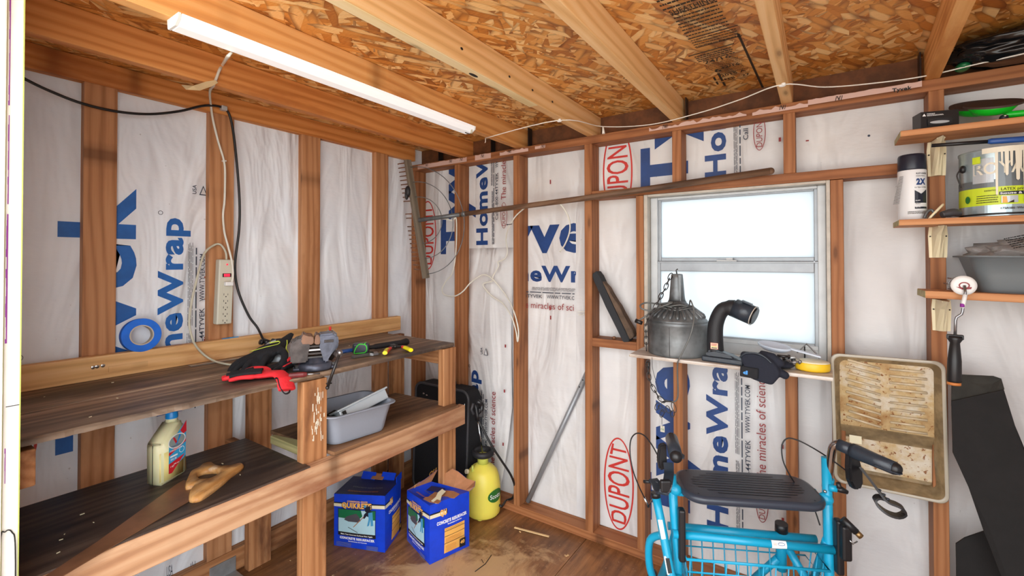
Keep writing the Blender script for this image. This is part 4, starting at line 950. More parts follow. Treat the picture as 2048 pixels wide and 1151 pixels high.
# little red screwdriver in front of the vise
a = onz(578, 751, z0+.008); b = onz(614, 748, z0+.008); c = onz(640, 746, z0+.005)
sd = thing('screwdriver', 'small screwdriver with a worn red handle in front of the vise', 'screwdriver', a)
mb = MB(); mb.tube([a, a+(b-a)*.8, b], [.009, .0095, .006], 'worn_red', 8, smooth=False); part(mb, 'handle', sd); mb = MB(); mb.tube([b, c], .0028, 'steel', 8); part(mb, 'shaft', sd)

# ================================================================ things on and against the back wall
# leaning tube
a = V3(.775, .055, .046); b = V3(1.113, .072, .77)
pipe = thing('metal_tube', 'bare grey metal tube leaning between two studs of the back wall', 'tube', a)
mb = MB(); d = (b-a).normalized(); mb.tube([a, b], .0125, 'alu', 20); part(mb, 'tube', pipe)
mb = MB(); 
for k in (.055, .095): mb.ball(b-d*k+V3(0, -.0122, .003), (.0035, .0012, .0035), 'print_black')
part(mb, 'screw_hole', pipe)
# foam strip
B = frame(V3(1.192, .018, 1.25), (V3(1.342, .018, .952)-V3(1.192, .018, 1.25)), (1, 0, .4))
fo = thing('foam_strip', 'black and brown foam strip leaning on the cross block left of the window', 'foam strip', None, basis=B)
mb = MB(); L = .335; mb.prism([(0, -.024), (.03, -.030), (.16, -.030), (L, -.026), (L+.008, 0), (L, .006), (.16, .004), (.02, .006), (-.006, .002)], .055, 'foam_black', B, .003); part(mb, 'strip', fo, B, 'black strip')
mb = MB(); pr_ = [(.04, .002), (.09, .018), (.13, .016), (.18, .028), (.24, .030), (.30, .036), (L-.004, .030), (L, .004)]; mb.prism(pr_, .045, 'foam_brown', B, .003); part(mb, 'backing', fo, B, 'torn brown side')
mb = MB(); mb.lathe([(.0, 0), (.009, .0), (.010, .006), (.007, .011), (0, .013)], 'rust_blade', 14, Matrix.Translation((1.262, .03, .943))); single(mb, 'knob', 'small round brown knob on the cross block under the foam strip', 'knob', (1.262, .03, .943))
# rake
h0 = ony(815, 320, -.20); h1 = ony(852, 556, -.17); j = ony(838, 440, -.19); e = ony(1541, 342, -.03); md = ony(1170, 396, -.035); fer = ony(925, 428, -.13)
rk = thing('landscape_rake', 'long wooden landscape rake hung sideways on the back wall, its toothed head in the corner', 'rake', md)
mb = MB(); mb.tube([fer+(md-fer)*-.03, md, e], [.0125, .0135, .0135], 'handle_wood', 16); mb.ball(e, .0134, 'handle_wood'); part(mb, 'handle', rk, frame(md, e-md, (0, 0, 1)))
mb = MB(); mb.tube([j, fer], .0115, 'galv', 14); mb.tube([fer-(fer-j)*.0, fer+(md-fer)*.03], .014, 'galv', 14); part(mb, 'ferrule', rk)
d = (h1-h0).normalized(); sidev = V3(.9, -.25, .2); sidev = (sidev-d*sidev.dot(d)).normalized(); mb = MB(); mb.obox((h0+h1)/2, d*((h1-h0).length/2), sidev*.011, d.cross(sidev)*.018, 'grey_wood', .002); part(mb, 'head', rk, frame((h0+h1)/2, d, sidev))
L = (h1-h0).length; tv = (V3(-.098, .012, .004))
for k in range(26):
    s_ = (k+.55)/26.2*L*.955
    if k in (10, 11, 14) : continue
    c = h0+d*s_; mb = MB(); mb.tube([c+tv*.10, c+tv*.95], .0033, 'rust_blade', 8); part(mb, 'tooth', rk)
ax = (fer-j).normalized()
for rr, ext in ((.30, 1.), (.215, .76), (.13, .52)):
    P_ = []
    for q in range(25):
        t_ = -PI/2+PI*q/24; P_.append(j+d*(rr*math.sin(t_)*-1)+(fer-j)*(1.02*ext)*math.cos(t_)+V3(0, .0, 0))
    mb = MB(); mb.tube(P_, .0022, 'galv', 6); part(mb, 'brace_wire', rk)
mb = MB(); c = h0+d*.18; mb.ball(c+V3(-.012, -.022, 0), (.018, .016, .03), 'black_rubber'); mb.ball(c+V3(-.02, -.024, -.02), (.010, .012, .028), 'black_rubber'); part(mb, 'rag_knot', rk, None, 'black tangle on the rake head')
for (u, v, lab) in ((1172, 398, 'nail holding up the rake handle at the stud left of the foam strip'), (1024, 450, 'bent nail in the stud beside the white cord')):
    p = ony(u, v, 0); mb = MB(); mb.tube([p+V3(0, .0, .006), p+V3(0, -.045, 0)], .002, 'dark_steel', 6); mb.ball(p+V3(0, -.045, 0), (.004, .001, .004), 'dark_steel'); single(mb, 'nail', lab, 'nail', p)
# white lamp cord
A_ = [((866, 437), -.12), ((893, 438), -.13), ((905, 441), -.13), ((912, 436), -.12), ((913, 470), -.08), ((911, 510), -.03), ((905, 545), -.012), ((892, 562), .0), ((884, 578), .02), ((889, 589), .03), ((908, 592), .0), ((925, 583), -.008), ((940, 566), .0), ((957, 553), .03), ((970, 549), .04), ((984, 557), .04), ((1002, 577), .04), ((1019, 602), .02), ((1031, 632), -.008), ((1037, 662), -.008), ((1035, 683), -.008), ((1032, 662), -.008), ((1023, 633), -.006), ((1006, 607), .03), ((984, 592), .045), ((970, 577), .045), ((966, 568), .045), ((975, 564), .045), ((984, 562), .045), ((986, 552), .045), ((991, 543), .045), ((997, 532), .045), ((996, 524), .045), ((1003, 521), .04), ((1012, 514), .04), ((1015, 500), .04), ((1012, 480), .03), ((1015, 462), .01), ((1024, 443), -.008), ((1036, 427), -.02), ((1060, 409), -.05), ((1090, 401), -.055), ((1114, 404), -.05), ((1130, 420), -.03), ((1139, 442), .0), ((1139, 464), .02), ((1130, 488), .04), ((1120, 503), .05)]
pts = [ony(u, v, y) for (u, v), y in A_]; wc = thing('lamp_cord', 'thin white cord tangled over the middle studs of the back wall', 'cord', pts[13])
mb = MB(); mb.tube(smooth_path(pts, 5), .0037, 'cord_white', 8); part(mb, 'cord', wc)
mb = MB(); mb.tube([pts[0]-V3(.012, 0, 0), pts[0]+V3(.012, 0, 0)], .007, 'beige_plastic', 8); mb.tube([pts[0]-V3(.02, 0, 0), pts[0]-V3(.012, 0, 0)], .0015, 'chrome', 6); part(mb, 'plug', wc)
mb = MB(); mb.tube(smooth_path([ony(*p, .06) for p in ((1155, 624), (1164, 623))]+[V3(1.1285, .06, ony(1169, 625, .06).z)]+[ony(*p, .06) for p in ((1160, 629), (1157, 627))], 4), .0022, 'cord_white', 6); single(mb, 'wire_stub', 'short curled beige wire end beside the stud, right of the sideways print', 'wire', ony(1162, 625, .06))
# string stretched under the rafters
sp_ = [onz(971, 276, ZT+.035), V3(1.157, -.30, ZT+.036), ony(1206, 253, -.012), ony(1300, 249, -.03), ony(1400, 225, -.09), ony(1480, 199, -.15), V3(1.953, -.225, ZT+.036), ony(1650, 174, -.12), ony(1750, 166, -.05), ony(1850, 152, -.03), ony(1950, 129, -.05), ony(2048, 107, -.10), ony(2140, 84, -.14)]
st = thing('string', 'white string sagging along the top of the back wall under the rafters', 'string', sp_[1])
mb = MB(); mb.tube(smooth_path(sp_, 6), .0021, 'string_white', 6); part(mb, 'string', st)
mb = MB(); mb.tube([sp_[0], sp_[0]+V3(0, 0, -.018), sp_[0]+V3(-.004, 0, -.022)], .0018, 'string_white', 6); mb.tube([sp_[2], sp_[2]+V3(.002, -.002, -.016), sp_[2]+V3(.004, -.003, -.034)], [.003, .005, .0075], 'string_white', 8); part(mb, 'loose_end', st)
for p in (sp_[1], sp_[6]):
    mb = MB(); mb.ball(p+V3(0, 0, -.003), (.011, .007, .005), 'white_plastic'); mb.ball(p+V3(.004, -.006, 0), (.006, .004, .006), 'white_plastic'); part(mb, 'knot', st)

# window shelf and its load
ZW = .930
mb = MB(); B = frame((1.75, -.08, ZW-.006), (1, 0, .0), (0, 1, 0)); mb.box((-.335, -.115, -.006), (.335, .112, .006), 'white_ply', .0015, B); mb.box((-.336, -.1155, -.0035), (-.334, .112, .001), 'end_wood', 0, B)
single(mb, 'window_shelf', 'thin peeling white plywood shelf under the window', 'shelf', None, basis=B)
cn = thing('galvanized_canister', 'galvanized metal canister with a fluted cone lid standing on the window shelf', 'canister', (1.571, -.073, ZW))
B = Matrix.Translation((1.571, -.073, ZW))
mb = MB(); mb.lathe([(.108, .0), (.112, .003), (.1145, .012), (.1155, .06), (.1160, .116), (.1185, .120), (.1185, .132), (.116, .134)], 'galv', 48, B); mb.box((-.0012, -.1168, .003), (.0012, -.1150, .118), 'dark_steel', 0, B); part(mb, 'body', cn)
mb = MB(); fl = lambda k, a: [0, .0, .055, .075, .08, .03][min(k, 5)]*(abs(math.cos(a*11))-.6) if k < 6 else 0
mb.lathe([(.1185, .132), (.110, .142), (.098, .152), (.076, .170), (.052, .190), (.036, .205), (.034, .212)], 'galv', 132, B, flute=fl)
for q in range(24):
    a = 2*PI*q/24; u_ = V3(math.cos(a), math.sin(a), 0); mb.tube([B @ (u_*.106+V3(0, 0, .147)), B @ (u_*.098+V3(0, 0, .156)), B @ (u_*.060+V3(0, 0, .186)), B @ (u_*.050+V3(0, 0, .193))], [.003, .0075, .0055, .002], 'galv', 8)
part(mb, 'cone_lid', cn)
mb = MB(); mb.lathe([(.034, .205), (.030, .225), (.024, .300), (.022, .318), (.018, .320), (.018, .300), (0, .300)], 'galv', 28, B); mb.box((.010, -.026, .21), (.022, -.012, .318), 'galv', .002, B); mb.tube([B @ V3(0, 0, .318), B @ V3(-.002, -.004, .335), B @ V3(.003, 0, .34)], .0025, 'dark_steel', 6); part(mb, 'spout', cn)
# cord wound round the lid
cc = V3(1.571, -.073, 0)
def around(rad, z, a0, a1, n=14, dz=0, wob=.004):
    return [V3(cc.x+rad*math.cos(math.radians(a0+(a1-a0)*i/n)), cc.y+rad*.95*math.sin(math.radians(a0+(a1-a0)*i/n)), z+dz*i/n+wob*math.sin(i*1.3)) for i in range(n+1)]
P_ = [ony(1345, 717, -.195), ony(1362, 712, -.2)] 
pth = around(.062, ZW+.190, 200, 560, 16, .004)+around(.072, ZW+.182, 200, 540, 16, .006)+around(.060, ZW+.196, 180, 330, 8)
pth += [ony(1381, 600, -.155), ony(1388, 622, -.175), ony(1386, 650, -.205), ony(1379, 675, -.21), ony(1368, 698, -.212), ony(1358, 718, -.212), ony(1355, 728, -.205), ony(1355, 750, -.19), ony(1356, 775, -.18), ony(1355, 795, -.17), ony(1347, 803, -.17), ony(1330, 800, -.17)]
gc = thing('grey_cord', 'grey electric cord looped round the canister lid and hanging below the window shelf', 'cord', pth[0]); mb = MB(); mb.tube(smooth_path(pth, 4), .0028, 'cord_grey', 8); part(mb, 'cord', gc)
lp = [ony(1345, 604, -.12), ony(1325, 612, -.14), ony(1300, 620, -.16), ony(1284, 617, -.17), ony(1281, 610, -.16), ony(1293, 605, -.14), ony(1318, 607, -.12)]
mb = MB(); mb.tube(smooth_path(lp, 5, True), .0035, 'cord_grey', 8, closed=True); part(mb, 'loop', gc)
mb = MB(); mb.tube(smooth_path([ony(1322, 610, -.15), ony(1305, 622, -.17), ony(1288, 634, -.18), ony(1277, 640, -.18)]), .0035, 'cord_grey', 8); c = ony(1277, 643, -.18); mb.tube([c+V3(-.012, 0, .004), c+V3(.014, 0, -.004)], [.009, .008], 'dark_steel', 12); part(mb, 'plug_end', gc)
# chain
def link(mb, c, d, size=.017, w=.0075, r=.0019, roll=0):
    d = d.normalized(); s_ = d.orthogonal().normalized(); s_ = Matrix.Rotation(roll, 3, d) @ s_
    mb.tube([c+d*size*math.cos(2*PI*i/14)*1.0+s_*w*math.sin(2*PI*i/14) for i in range(14)], r, 'dark_steel', 6, closed=True)
ch1 = smooth_path([ony(1343, 548, -.09), ony(1336, 562, -.11), ony(1330, 578, -.13), ony(1322, 590, -.15), ony(1316, 604, -.17), ony(1308, 618, -.18), ony(1297, 634, -.19), ony(1292, 650, -.2), ony(1292, 670, -.2), ony(1293, 700, -.205)], 6)
ch2 = smooth_path([ony(1296, 722, -.205), ony(1296, 740, -.2), ony(1300, 762, -.2), ony(1312, 785, -.2), ony(1322, 800, -.2), ony(1332, 803, -.2), ony(1342, 802, -.2), ony(1350, 806, -.2)], 7)
loops = [((1318, 812), (1330, 822)), ((1326, 820), (1322, 832)), ((1334, 812), (1338, 824)), ((1345, 806), (1350, 822)), ((1316, 806), (1312, 818)), ((1346, 822), (1344, 832))]
chn = thing('chain', 'dark steel link chain wound from the canister top down below the window shelf', 'chain', ch1[0])
for chx in (ch1, ch2):
    acc = 0; last = chx[0]; k = 0
    for i in range(1, len(chx)):
        while (chx[i]-last).length > .024:
            d = (chx[i]-last).normalized(); mid = last+d*.012; mb = MB(); link(mb, mid, d, roll=(k % 2)*PI/2+.4); part(mb, 'link', chn, Matrix.Translation(mid)); last = last+d*.024; k += 1
for a, b in loops:
    A2 = ony(*a, -.2); B2 = ony(*b, -.2); mb = MB(); link(mb, (A2+B2)/2, B2-A2, (B2-A2).length*.62, .007, .0016, .5); part(mb, 'link', chn, Matrix.Translation((A2+B2)/2))
mb = MB(); mb.tube(smooth_path([ony(1304, 714, -.205), ony(1306, 740, -.205), ony(1316, 775, -.205), ony(1323, 805, -.205), ony(1324, 848, -.205)]), .001, 'dark_steel', 5); part(mb, 'thin_wire', chn)
c = ony(1325, 857, -.205); mb = MB(); mb.box((c.x-.008, c.y-.0008, c.z-.012), (c.x+.008, c.y+.0008, c.z+.012), 'beige_plastic', .0004)
f = Face(mb, (c.x-.008, c.y-.0008, c.z-.012), (1, 0, 0), (0, 0, 1), .0004); f.text('CEE', .002, .007, .012, .007, 'green_label', .02); f.disc(.008, .020, .0015, .0015, 'print_black', 10)
part(mb, 'tag', chn, None, 'small pale tag with green letters')
mb = MB(); c = ony(1297, 724, -.2); mb.tube([c, c+V3(0, 0, -.028)], .003, 'dark_steel', 8); mb.lathe([(0, 0), (.007, 0), (.007, .003), (0, .003)], 'dark_steel', 12, Matrix.Translation(c+V3(0, 0, -.003))); single(mb, 'screw_hook', 'dark screw hook under the left end of the window shelf', 'hook', c)
# vent elbow
eb = thing('vacuum_nozzle', 'black curved vacuum hose nozzle standing on its flat head on the window shelf', 'nozzle', (1.74, -.13, ZW))
mb = MB(); P_ = smooth_path([V3(1.728, -.135, ZW+.010), V3(1.724, -.135, 1.00), V3(1.728, -.135, 1.07), V3(1.752, -.135, 1.122), V3(1.795, -.138, 1.130)], 6); n = len(P_); mb.tube(P_, [.030-.004*min(1, i/n*1.6)+(.004 if i > n*.8 else 0) for i in range(n)], 'black_rubber', 24); part(mb, 'curved_pipe', eb)
mb = MB(); a = V3(1.792, -.138, 1.131); b = V3(1.853, -.15, 1.108); mb.tube([a, b], [.0345, .0345], 'slate_plastic', 24); mb.tube([b, b+(b-a)*.05], [.036, .036], 'lining_white', 24, cap=False); mb.tube([b+(b-a)*.05, b+(b-a)*.12], .030, 'black_plastic', 20)
mb.obox(a+(b-a)*.55+V3(.01, -.004, .034), (b-a)*.28, V3(0, .014, 0), V3(0, 0, .003), 'slate_plastic', .001); part(mb, 'collar', eb)
mb = MB(); B = frame((1.752, -.150, ZW), (1, -.10, 0), (.1, 1, 0)); mb.box((-.068, -.026, .0), (.075, .030, .020), 'slate_plastic', .006, B, 3); mb.prism([(-.055, 0), (.068, 0), (.03, .016), (-.02, .030), (-.052, .022)], .045, 'slate_plastic', B @ Matrix.Translation((0, .002, .016)) @ Matrix.Rotation(PI/2, 4, 'X'), .006); part(mb, 'flat_head', eb)
mb = MB(); f = Face(mb, (1.714, -.1655, .978), (1, 0, 0), (0, 0, 1), .001); f.rect(0, 0, .026, .023, 'label_red'); f.rect(.0008, .0008, .0252, .0222, 'cream'); f.rect(.003, .008, .023, .011, 'gold'); f.rect(.003, .003, .023, .006, 'ink'); f.lines(.003, .013, .02, .008, 3, 'label_red', 3, .5); part(mb, 'sticker', eb, None, 'small pale warning sticker')
# dark glove hanging from the shelf
BG = Matrix.Translation((1.89, -.19, ZW))
kg = thing('knit_glove', 'dark navy knit glove with a blue tag hanging over the window shelf edge', 'glove', None, basis=BG)
YK = -.213; pp = [ony(u, v, YK) for u, v in ((1482, 702), (1500, 704), (1530, 708), (1548, 722), (1560, 738), (1560, 752), (1545, 769), (1520, 762), (1499, 754), (1492, 732), (1481, 716))]
mb = MB(); mb.prism([(p.x, p.z) for p in pp], .030, 'navy_fabric', frame((0, YK, 0), (1, 0, 0), (0, 0, 1)), .004)
for q, r_ in (([(1535, 728), (1556, 742), (1570, 750)], .0135), ([(1520, 706), (1545, 712), (1562, 726)], .012)):
    P_ = [ony(u, v, -.205) for u, v in q]; mb.tube(P_, r_, 'navy_fabric', 12); mb.ball(P_[-1], r_, 'navy_fabric', seg=12)
mb.ball(V3(1.885, -.165, ZW+.018), (.058, .040, .017), 'navy_fabric'); mb.ball(V3(1.850, -.185, ZW+.022), (.030, .028, .016), 'navy_fabric'); mb.ball(V3(1.93, -.15, ZW+.016), (.05, .03, .014), 'navy_fabric')
o = part(mb, 'glove_body', kg, BG); remesh(o, .004, 3)
mb = MB(); mb.tube(smooth_path([ony(1480, 714, -.228), ony(1492, 706, -.235), ony(1512, 706, -.236), ony(1530, 714, -.234), ony(1543, 726, -.232)]), .003, 'slate_plastic', 8); part(mb, 'cuff_trim', kg, BG, 'grey cuff edge')
g0 = ony(1497, 744, -.232)
BL = frame(g0, (.99, 0, -.05), (0.05, .1, 1)); mb = MB(); mb.box((-.026, -.018, -.004), (.030, .018, .004), 'black_fabric', .004, BL, 3); f = Face(mb, BL @ V3(-.018, -.011, .004), BL.to_3x3() @ V3(1, 0, 0), BL.to_3x3() @ V3(0, 1, 0), .0008)
ob = bpy.data.objects.get('knit_glove'); f.text('d', .002, .003, .014, .013, 'cap_blue', .06); part(mb, 'logo_tag', ob, BL, 'black tab with a blue mark')
# little metal scraps
scraps = []
r = random.Random(5)
for i, (u, v, lab) in enumerate([(1535, 712, 'dark steel hex key'), (1548, 718, 'steel socket'), (1558, 722, 'steel bolt'), (1566, 712, 'dark steel pin'), (1572, 724, 'steel bolt'), (1580, 715, 'dark steel bracket'), (1526, 706, 'dark metal clip'), (1588, 722, 'dark steel pin')]):
    p = ony(u, v, -.135); a = r.uniform(0, PI); mb = MB(); d = V3(math.cos(a)*.018, math.sin(a)*.012, r.uniform(-.006, .008)); mb.tube([p-d, p+d], [.005, .0042], ['dark_steel', 'steel', 'galv_light'][i % 3], 8); mb.lathe([(0, -.004), (.008, -.004), (.008, .004), (0, .004)], ['steel', 'dark_steel'][i % 2], 6, frame(p+d, d, (0, 0, 1)) @ Matrix.Rotation(PI/2, 4, 'Y'), smooth=False)
    single(mb, 'small_hardware', 'small loose metal fitting heaped between the knit glove and the yellow tape case', 'hardware', p, group='loose metal fittings on the window shelf')
for i in range(9):
    p = V3(r.uniform(1.925, 2.0), r.uniform(-.16, -.09), ZW+r.uniform(.006, .03)); a = r.uniform(0, PI); d = V3(math.cos(a)*.016, math.sin(a)*.016, r.uniform(-.006, .006)); mb = MB(); mb.tube([p-d, p+d], .0035, ['steel', 'dark_steel'][i % 2], 8); mb.ball(p+d, .006, 'steel', seg=8)
    single(mb, 'small_hardware', 'small loose metal fitting heaped between the knit glove and the yellow tape case', 'hardware', p, group='loose metal fittings on the window shelf')
# clear scoop
B = frame((1.915, -.105, ZW+.066), (1, -.15, -.12), (.15, 1, .15)); sp2 = thing('plastic_scoop', 'pale see-through plastic scoop lying on top of the knit glove', 'scoop', None, basis=B)
mb = MB(); mb.lathe([(.0, -.012), (.030, -.011), (.042, 0), (.044, .008), (.040, .008), (.028, -.008), (0, -.009)], 'scoop', 32, B, sx=1.25, sy=.8); part(mb, 'bowl', sp2, B); mb = MB(); mb.obox(B @ V3(.095, 0, .004), B.to_3x3() @ V3(.046, 0, -.003), B.to_3x3() @ V3(0, .007, 0), B.to_3x3() @ V3(0, 0, .003), 'scoop', .002); part(mb, 'handle', sp2, B)
P_ = [ony(1594, 705, -.06), ony(1613, 687, -.06), ony(1634, 708, -.06)]; mb = MB(); mb.tube([P_[0], P_[1], P_[2]], .0028, 'steel', 8, smooth=False); single(mb, 'bent_wire', 'bent steel wire triangle standing behind the yellow tape case', 'wire', P_[0])
B = frame((2.028, -.120, ZW+.001), (1, .0, 0), (0, 1, 0)); yt = thing('tape_case', 'round yellow tape case with a dusty pale top on the window shelf', 'tape measure', None, basis=B)
mb = MB(); mb.lathe([(.040, 0), (.048, .003), (.050, .008), (.050, .026), (.048, .030)], 'tape_yellow', 40, B, sx=1.02, sy=.85); part(mb, 'case', yt, B); mb = MB(); mb.lathe([(.049, .029), (.046, .033), (.0, .034)], 'cream', 40, B, sx=1.02, sy=.85); part(mb, 'top', yt, B, 'dusty pale top')
# ================================================================ shelves on the right
def shelf(name, x0, x1, zt, th, y0, mat, label, dz=0):
    B = frame(((x0+x1)/2, y0/2, zt-th/2), (1, 0, dz), (0, 1, 0)); mb = MB(); L = (x1-x0)/2
    mb.box((-L, y0/2, -th/2), (L, -y0/2-.001, th/2), mat, .0015, B); mb.box((-L-.0006, y0/2+.001, -th/2+.001), (-L+.0005, -y0/2-.002, th/2-.001), 'end_wood', 0, B)
    return single(mb, name, label, 'shelf', None, basis=B)
shelf('wall_shelf', 2.262, 3.1, 1.703, .018, -.14, 'shelf_cedar', 'upper wooden shelf on the right, holding the black box and green discs', -.004)
shelf('wall_shelf', 2.256, 3.1, 1.430, .018, -.14, 'shelf_cedar', 'middle wooden shelf on the right, holding the spray can and paint can')
shelf('wall_shelf', 2.315, 3.1, 1.205, .022, -.14, 'shelf_cedar', 'lower wooden shelf on the right, holding the grey bin and paint roller', -.02)
for zt, zb, x, lab in ((1.684, 1.575, 2.365, 'cream plastic shelf bracket under the upper shelf'), (1.411, 1.313, 2.366, 'cream plastic shelf bracket under the middle shelf'), (1.180, 1.080, 2.372, 'cream plastic shelf bracket under the lower shelf, slightly askew')):
    mb = MB(); n = 12; prof = [(-.024, 0), (-.024, -.004), (-.016, -.006), (-.009, -.018), (0, -.024), (.009, -.018), (.014, -.008), (.023, -.005), (.023, 0)]
    A = [mb.bm.verts.new((x+a*.9, b*.8-.001, zb)) for a, b in prof]; Bv = [mb.bm.verts.new((x+a, b*(2.2 if abs(a) < .012 else 1.2)-.001, zt-.028)) for a, b in prof]; Cv = [mb.bm.verts.new((x+a*.9, b*(4.2 if abs(a) < .012 else 1.5)-.001, zt)) for a, b in prof]
    fs = []
    for P1, P2 in ((A, Bv), (Bv, Cv)):
        for i in range(len(prof)-1): fs.append(mb.bm.faces.new((P1[i], P1[i+1], P2[i+1], P2[i])))
    fs.append(mb.bm.faces.new(A[::-1])); fs.append(mb.bm.faces.new(Cv)); mb._paint(fs, 'cream_plastic'); bmesh.ops.recalc_face_normals(mb.bm, faces=mb.bm.faces[:])
    mb.box((x-.010, -.074, zt-.004), (x+.010, -.02, zt+.0005), 'cream_plastic', .001)
    for (a, z, rr) in ((.002, zb+.03, .0045), (-.0195, zb+.068, .0022), (.0185, zb+.068, .0022)): mb.ball((x+a, -.0235 if rr > .003 else -.010, z), (rr, .003, rr), 'print_black', seg=10)
    single(mb, 'shelf_bracket', lab, 'bracket', (x, 0, zb))
# black box
B = frame((2.352, -.085, 1.7035), (1, .28, 0), (-.28, 1, 0)); mb = MB(); mb.box((-.047, -.02, 0), (.047, .03, .056), 'black_plastic', .001, B); f = Face(mb, B @ V3(-.047, -.02, 0), B.to_3x3() @ V3(1, 0, 0), (0, 0, 1), .0008)
f.poly([(.004, .042), (.013, .042), (.0085, .050)], 'print_white'); f.text('WARNING', .015, .047, .02, .003, 'print_white', .02); f.lines(.015, .041, .04, .005, 2, 'print_white', 3, .4); f.rect(.016, .012, .078, .034, 'print_black'); f.disc(.045, .023, .030, .010, 'black_rubber'); f.disc(.045, .021, .024, .0045, 'silver_plastic'); f.lines(.05, .003, .038, .005, 2, 'print_white', 7, .4)
single(mb, 'small_box', 'small black cardboard box with a warning triangle and oval window on the upper shelf', 'box', None, basis=B)
# green discs
gd = thing('suction_lifter', 'bright green twin pad lifter with two brown discs on the upper shelf', 'suction lifter', (2.47, -.06, 1.704))
for c, tx, nm in ((V3(2.458, -.010, 1.780), .47, 0), (V3(2.478, -.075, 1.762), .44, 1)):
    B = frame(c, (1, 0, -.03), (0, 1, tx)); mb = MB(); mb.lathe([(0, -.026), (.030, -.026), (.040, -.022), (.052, -.006), (.053, 0), (0, 0)], 'green_plastic', 40, B); part(mb, 'pad_holder', gd, B); mb = MB(); mb.lathe([(0, 0.0), (.064, 0.0), (.064, .006), (0, .007)], 'brown_disc', 40, B, smooth=False); part(mb, 'pad', gd, B, 'brown rubber disc')
mb = MB(); mb.tube(smooth_path([V3(2.50, -.075, 1.728), V3(2.56, -.08, 1.724), V3(2.66, -.08, 1.722)]), .010, 'green_plastic', 12); part(mb, 'handle', gd); mb = MB(); mb.ball(V3(2.492, -.112, 1.712), (.010, .010, .009), 'can_navy'); mb.ball(V3(2.492, -.122, 1.715), .004, 'chrome'); part(mb, 'knob', gd)
# spray can
c = V3(2.296, -.070, 1.4305); B = Matrix.Translation(c); sp3 = thing('spray_can', 'tall white spray paint can with a dark navy cap on the middle shelf', 'spray can', c)
mb = MB(); mb.lathe([(.0335, 0), (.0355, .003), (.0355, .154), (.034, .160), (0, .160)], 'can_white', 40, B)
def cylface(c, R, a0, off0=.0):
    def fn(a, b, off):
        t = a0+a/R; return Vector((c.x+(R+off)*math.sin(t), c.y-(R+off)*math.cos(t), c.z+b))
    return fn
va = math.atan2(CAM.x-c.x, -(CAM.y-c.y))
def cyltext(f, s_, x, y, w, h, mat, b=.02): f.text(s_, x, y, w, h, mat, b)
f = Face(mb, (0, 0, 0), (1, 0, 0), (0, 0, 1), .0006, None, cylface(c, .0355, va)); 
f.text('RUST-OLEUM', .010, .141, .03, .005, 'can_navy', .03); f.text('PAINTERS', .010, .134, .024, .003, 'ink', .02); f.text('2X', .010, .108, .026, .020, 'print_navy', .06); f.rect(.003, .096, .037, .1035, 'print_white'); f.text('ULTRA COVER', .006, .098, .032, .0045, 'can_navy', .03); f.poly([(.006, .052), (.040, .052), (.040, .094), (.022, .080), (.006, .092)], 'can_navy')
for k, s_ in enumerate(('BLACK', 'FLAT', 'GENERAL')): f.text(s_, .008, .058-k*.010, .012, .003, 'print_white' if k != 1 else 'ink', .02)
f.rect(.006, .034, .040, .040, 'can_navy'); f.lines(-.010, .018, .045, .010, 3, 'ink', 3, .4); f.lines(-.030, .05, .012, .09, 22, 'can_grey', 3, .4)
part(mb, 'can', sp3); mb = MB(); mb.lathe([(.0352, .157), (.0356, .162), (.0350, .200), (.033, .206), (.030, .2075), (0, .2075)], 'can_navy', 40, B); part(mb, 'cap', sp3)
# paint can
c = V3(2.497, -.028, 1.4305); B = Matrix.Translation(c); R = .084; pc = thing('paint_can', 'large dripped paint can with a lime green label band on the middle shelf', 'paint can', c)
mb = MB(); mb.lathe([(R, 0), (R+.001, .003), (R, .006), (R, .040, ), (R, .190), (R+.002, .193), (R+.002, .199), (R-.004, .200), (R-.006, .194), (0, .194)], 'can_silver', 64, B)
va = math.atan2(CAM.x-c.x, -(CAM.y-c.y)); f = Face(mb, (0, 0, 0), (1, 0, 0), (0, 0, 1), .0005, None, cylface(c, R, va))
def band(x0, x1, y0, y1, mat, n=24):
    vs = []; 
    for i in range(n+1): vs += [(x0+(x1-x0)*i/n, y0), (x0+(x1-x0)*i/n, y1)]
    f.add(vs, [(2*i, 2*i+2, 2*i+3, 2*i+1) for i in range(n)], mat)
band(-.13, .16, .034, .086, 'can_lime'); band(-.13, .16, .010, .034, 'can_silver'); band(-.13, .16, .086, .108, 'can_grey'); band(-.055, -.008, .100, .172, 'silver_plastic', 6); band(.0, .16, .108, .188, 'can_grey', 12); band(-.13, .16, .006, .011, 'print_black')
f.text('ROYAL', -.052, .124, .125, .034, 'paint_drip', .012); f.text('R', -.050, .126, .026, .030, 'can_silver', .0)
f.text('exterior', -.028, .074, .026, .006, 'ink', .01); f.text('LATEX primer', .006, .074, .060, .008, 'ink', .01); band(.002, .10, .061, .071, 'can_navy', 8); f.text('house & trim', .005, .063, .07, .006, 'print_white', .02); f.lines(-.045, .040, .045, .026, 4, 'mat_grey', 3, .3); band(.006, .038, .038, .058, 'silver_plastic', 4); f.poly([(.008, .038), (.018, .038), (.016, .056), (.008, .057)], 'gold'); f.poly([(.018, .038), (.030, .038), (.030, .046)], 'ink')
f.text('175A186  White', .005, .020, .050, .006, 'ink', .02); f.disc(-.066, .054, .007, .011, 'green_label'); f.rect(-.052, .158, -.034, .178, 'can_lime')
r = random.Random(11)
for x, w, l in ((-.002, .006, .14), (.008, .004, .05), (.017, .008, .085), (.026, .006, .06), (.038, .010, .10), (.044, .006, .065), (.052, .007, .165), (.060, .006, .13), (.068, .006, .09), (.082, .008, .12), (.095, .006, .07)):
    f.poly([(x-w/2-.003, .199), (x-w/2, .185), (x-w*.35, .2-l+.004), (x, .2-l), (x+w*.35, .2-l+.004), (x+w/2, .185), (x+w/2+.003, .199)], 'paint_drip')
band(-.03, .13, .184, .1995, 'paint_drip', 16)
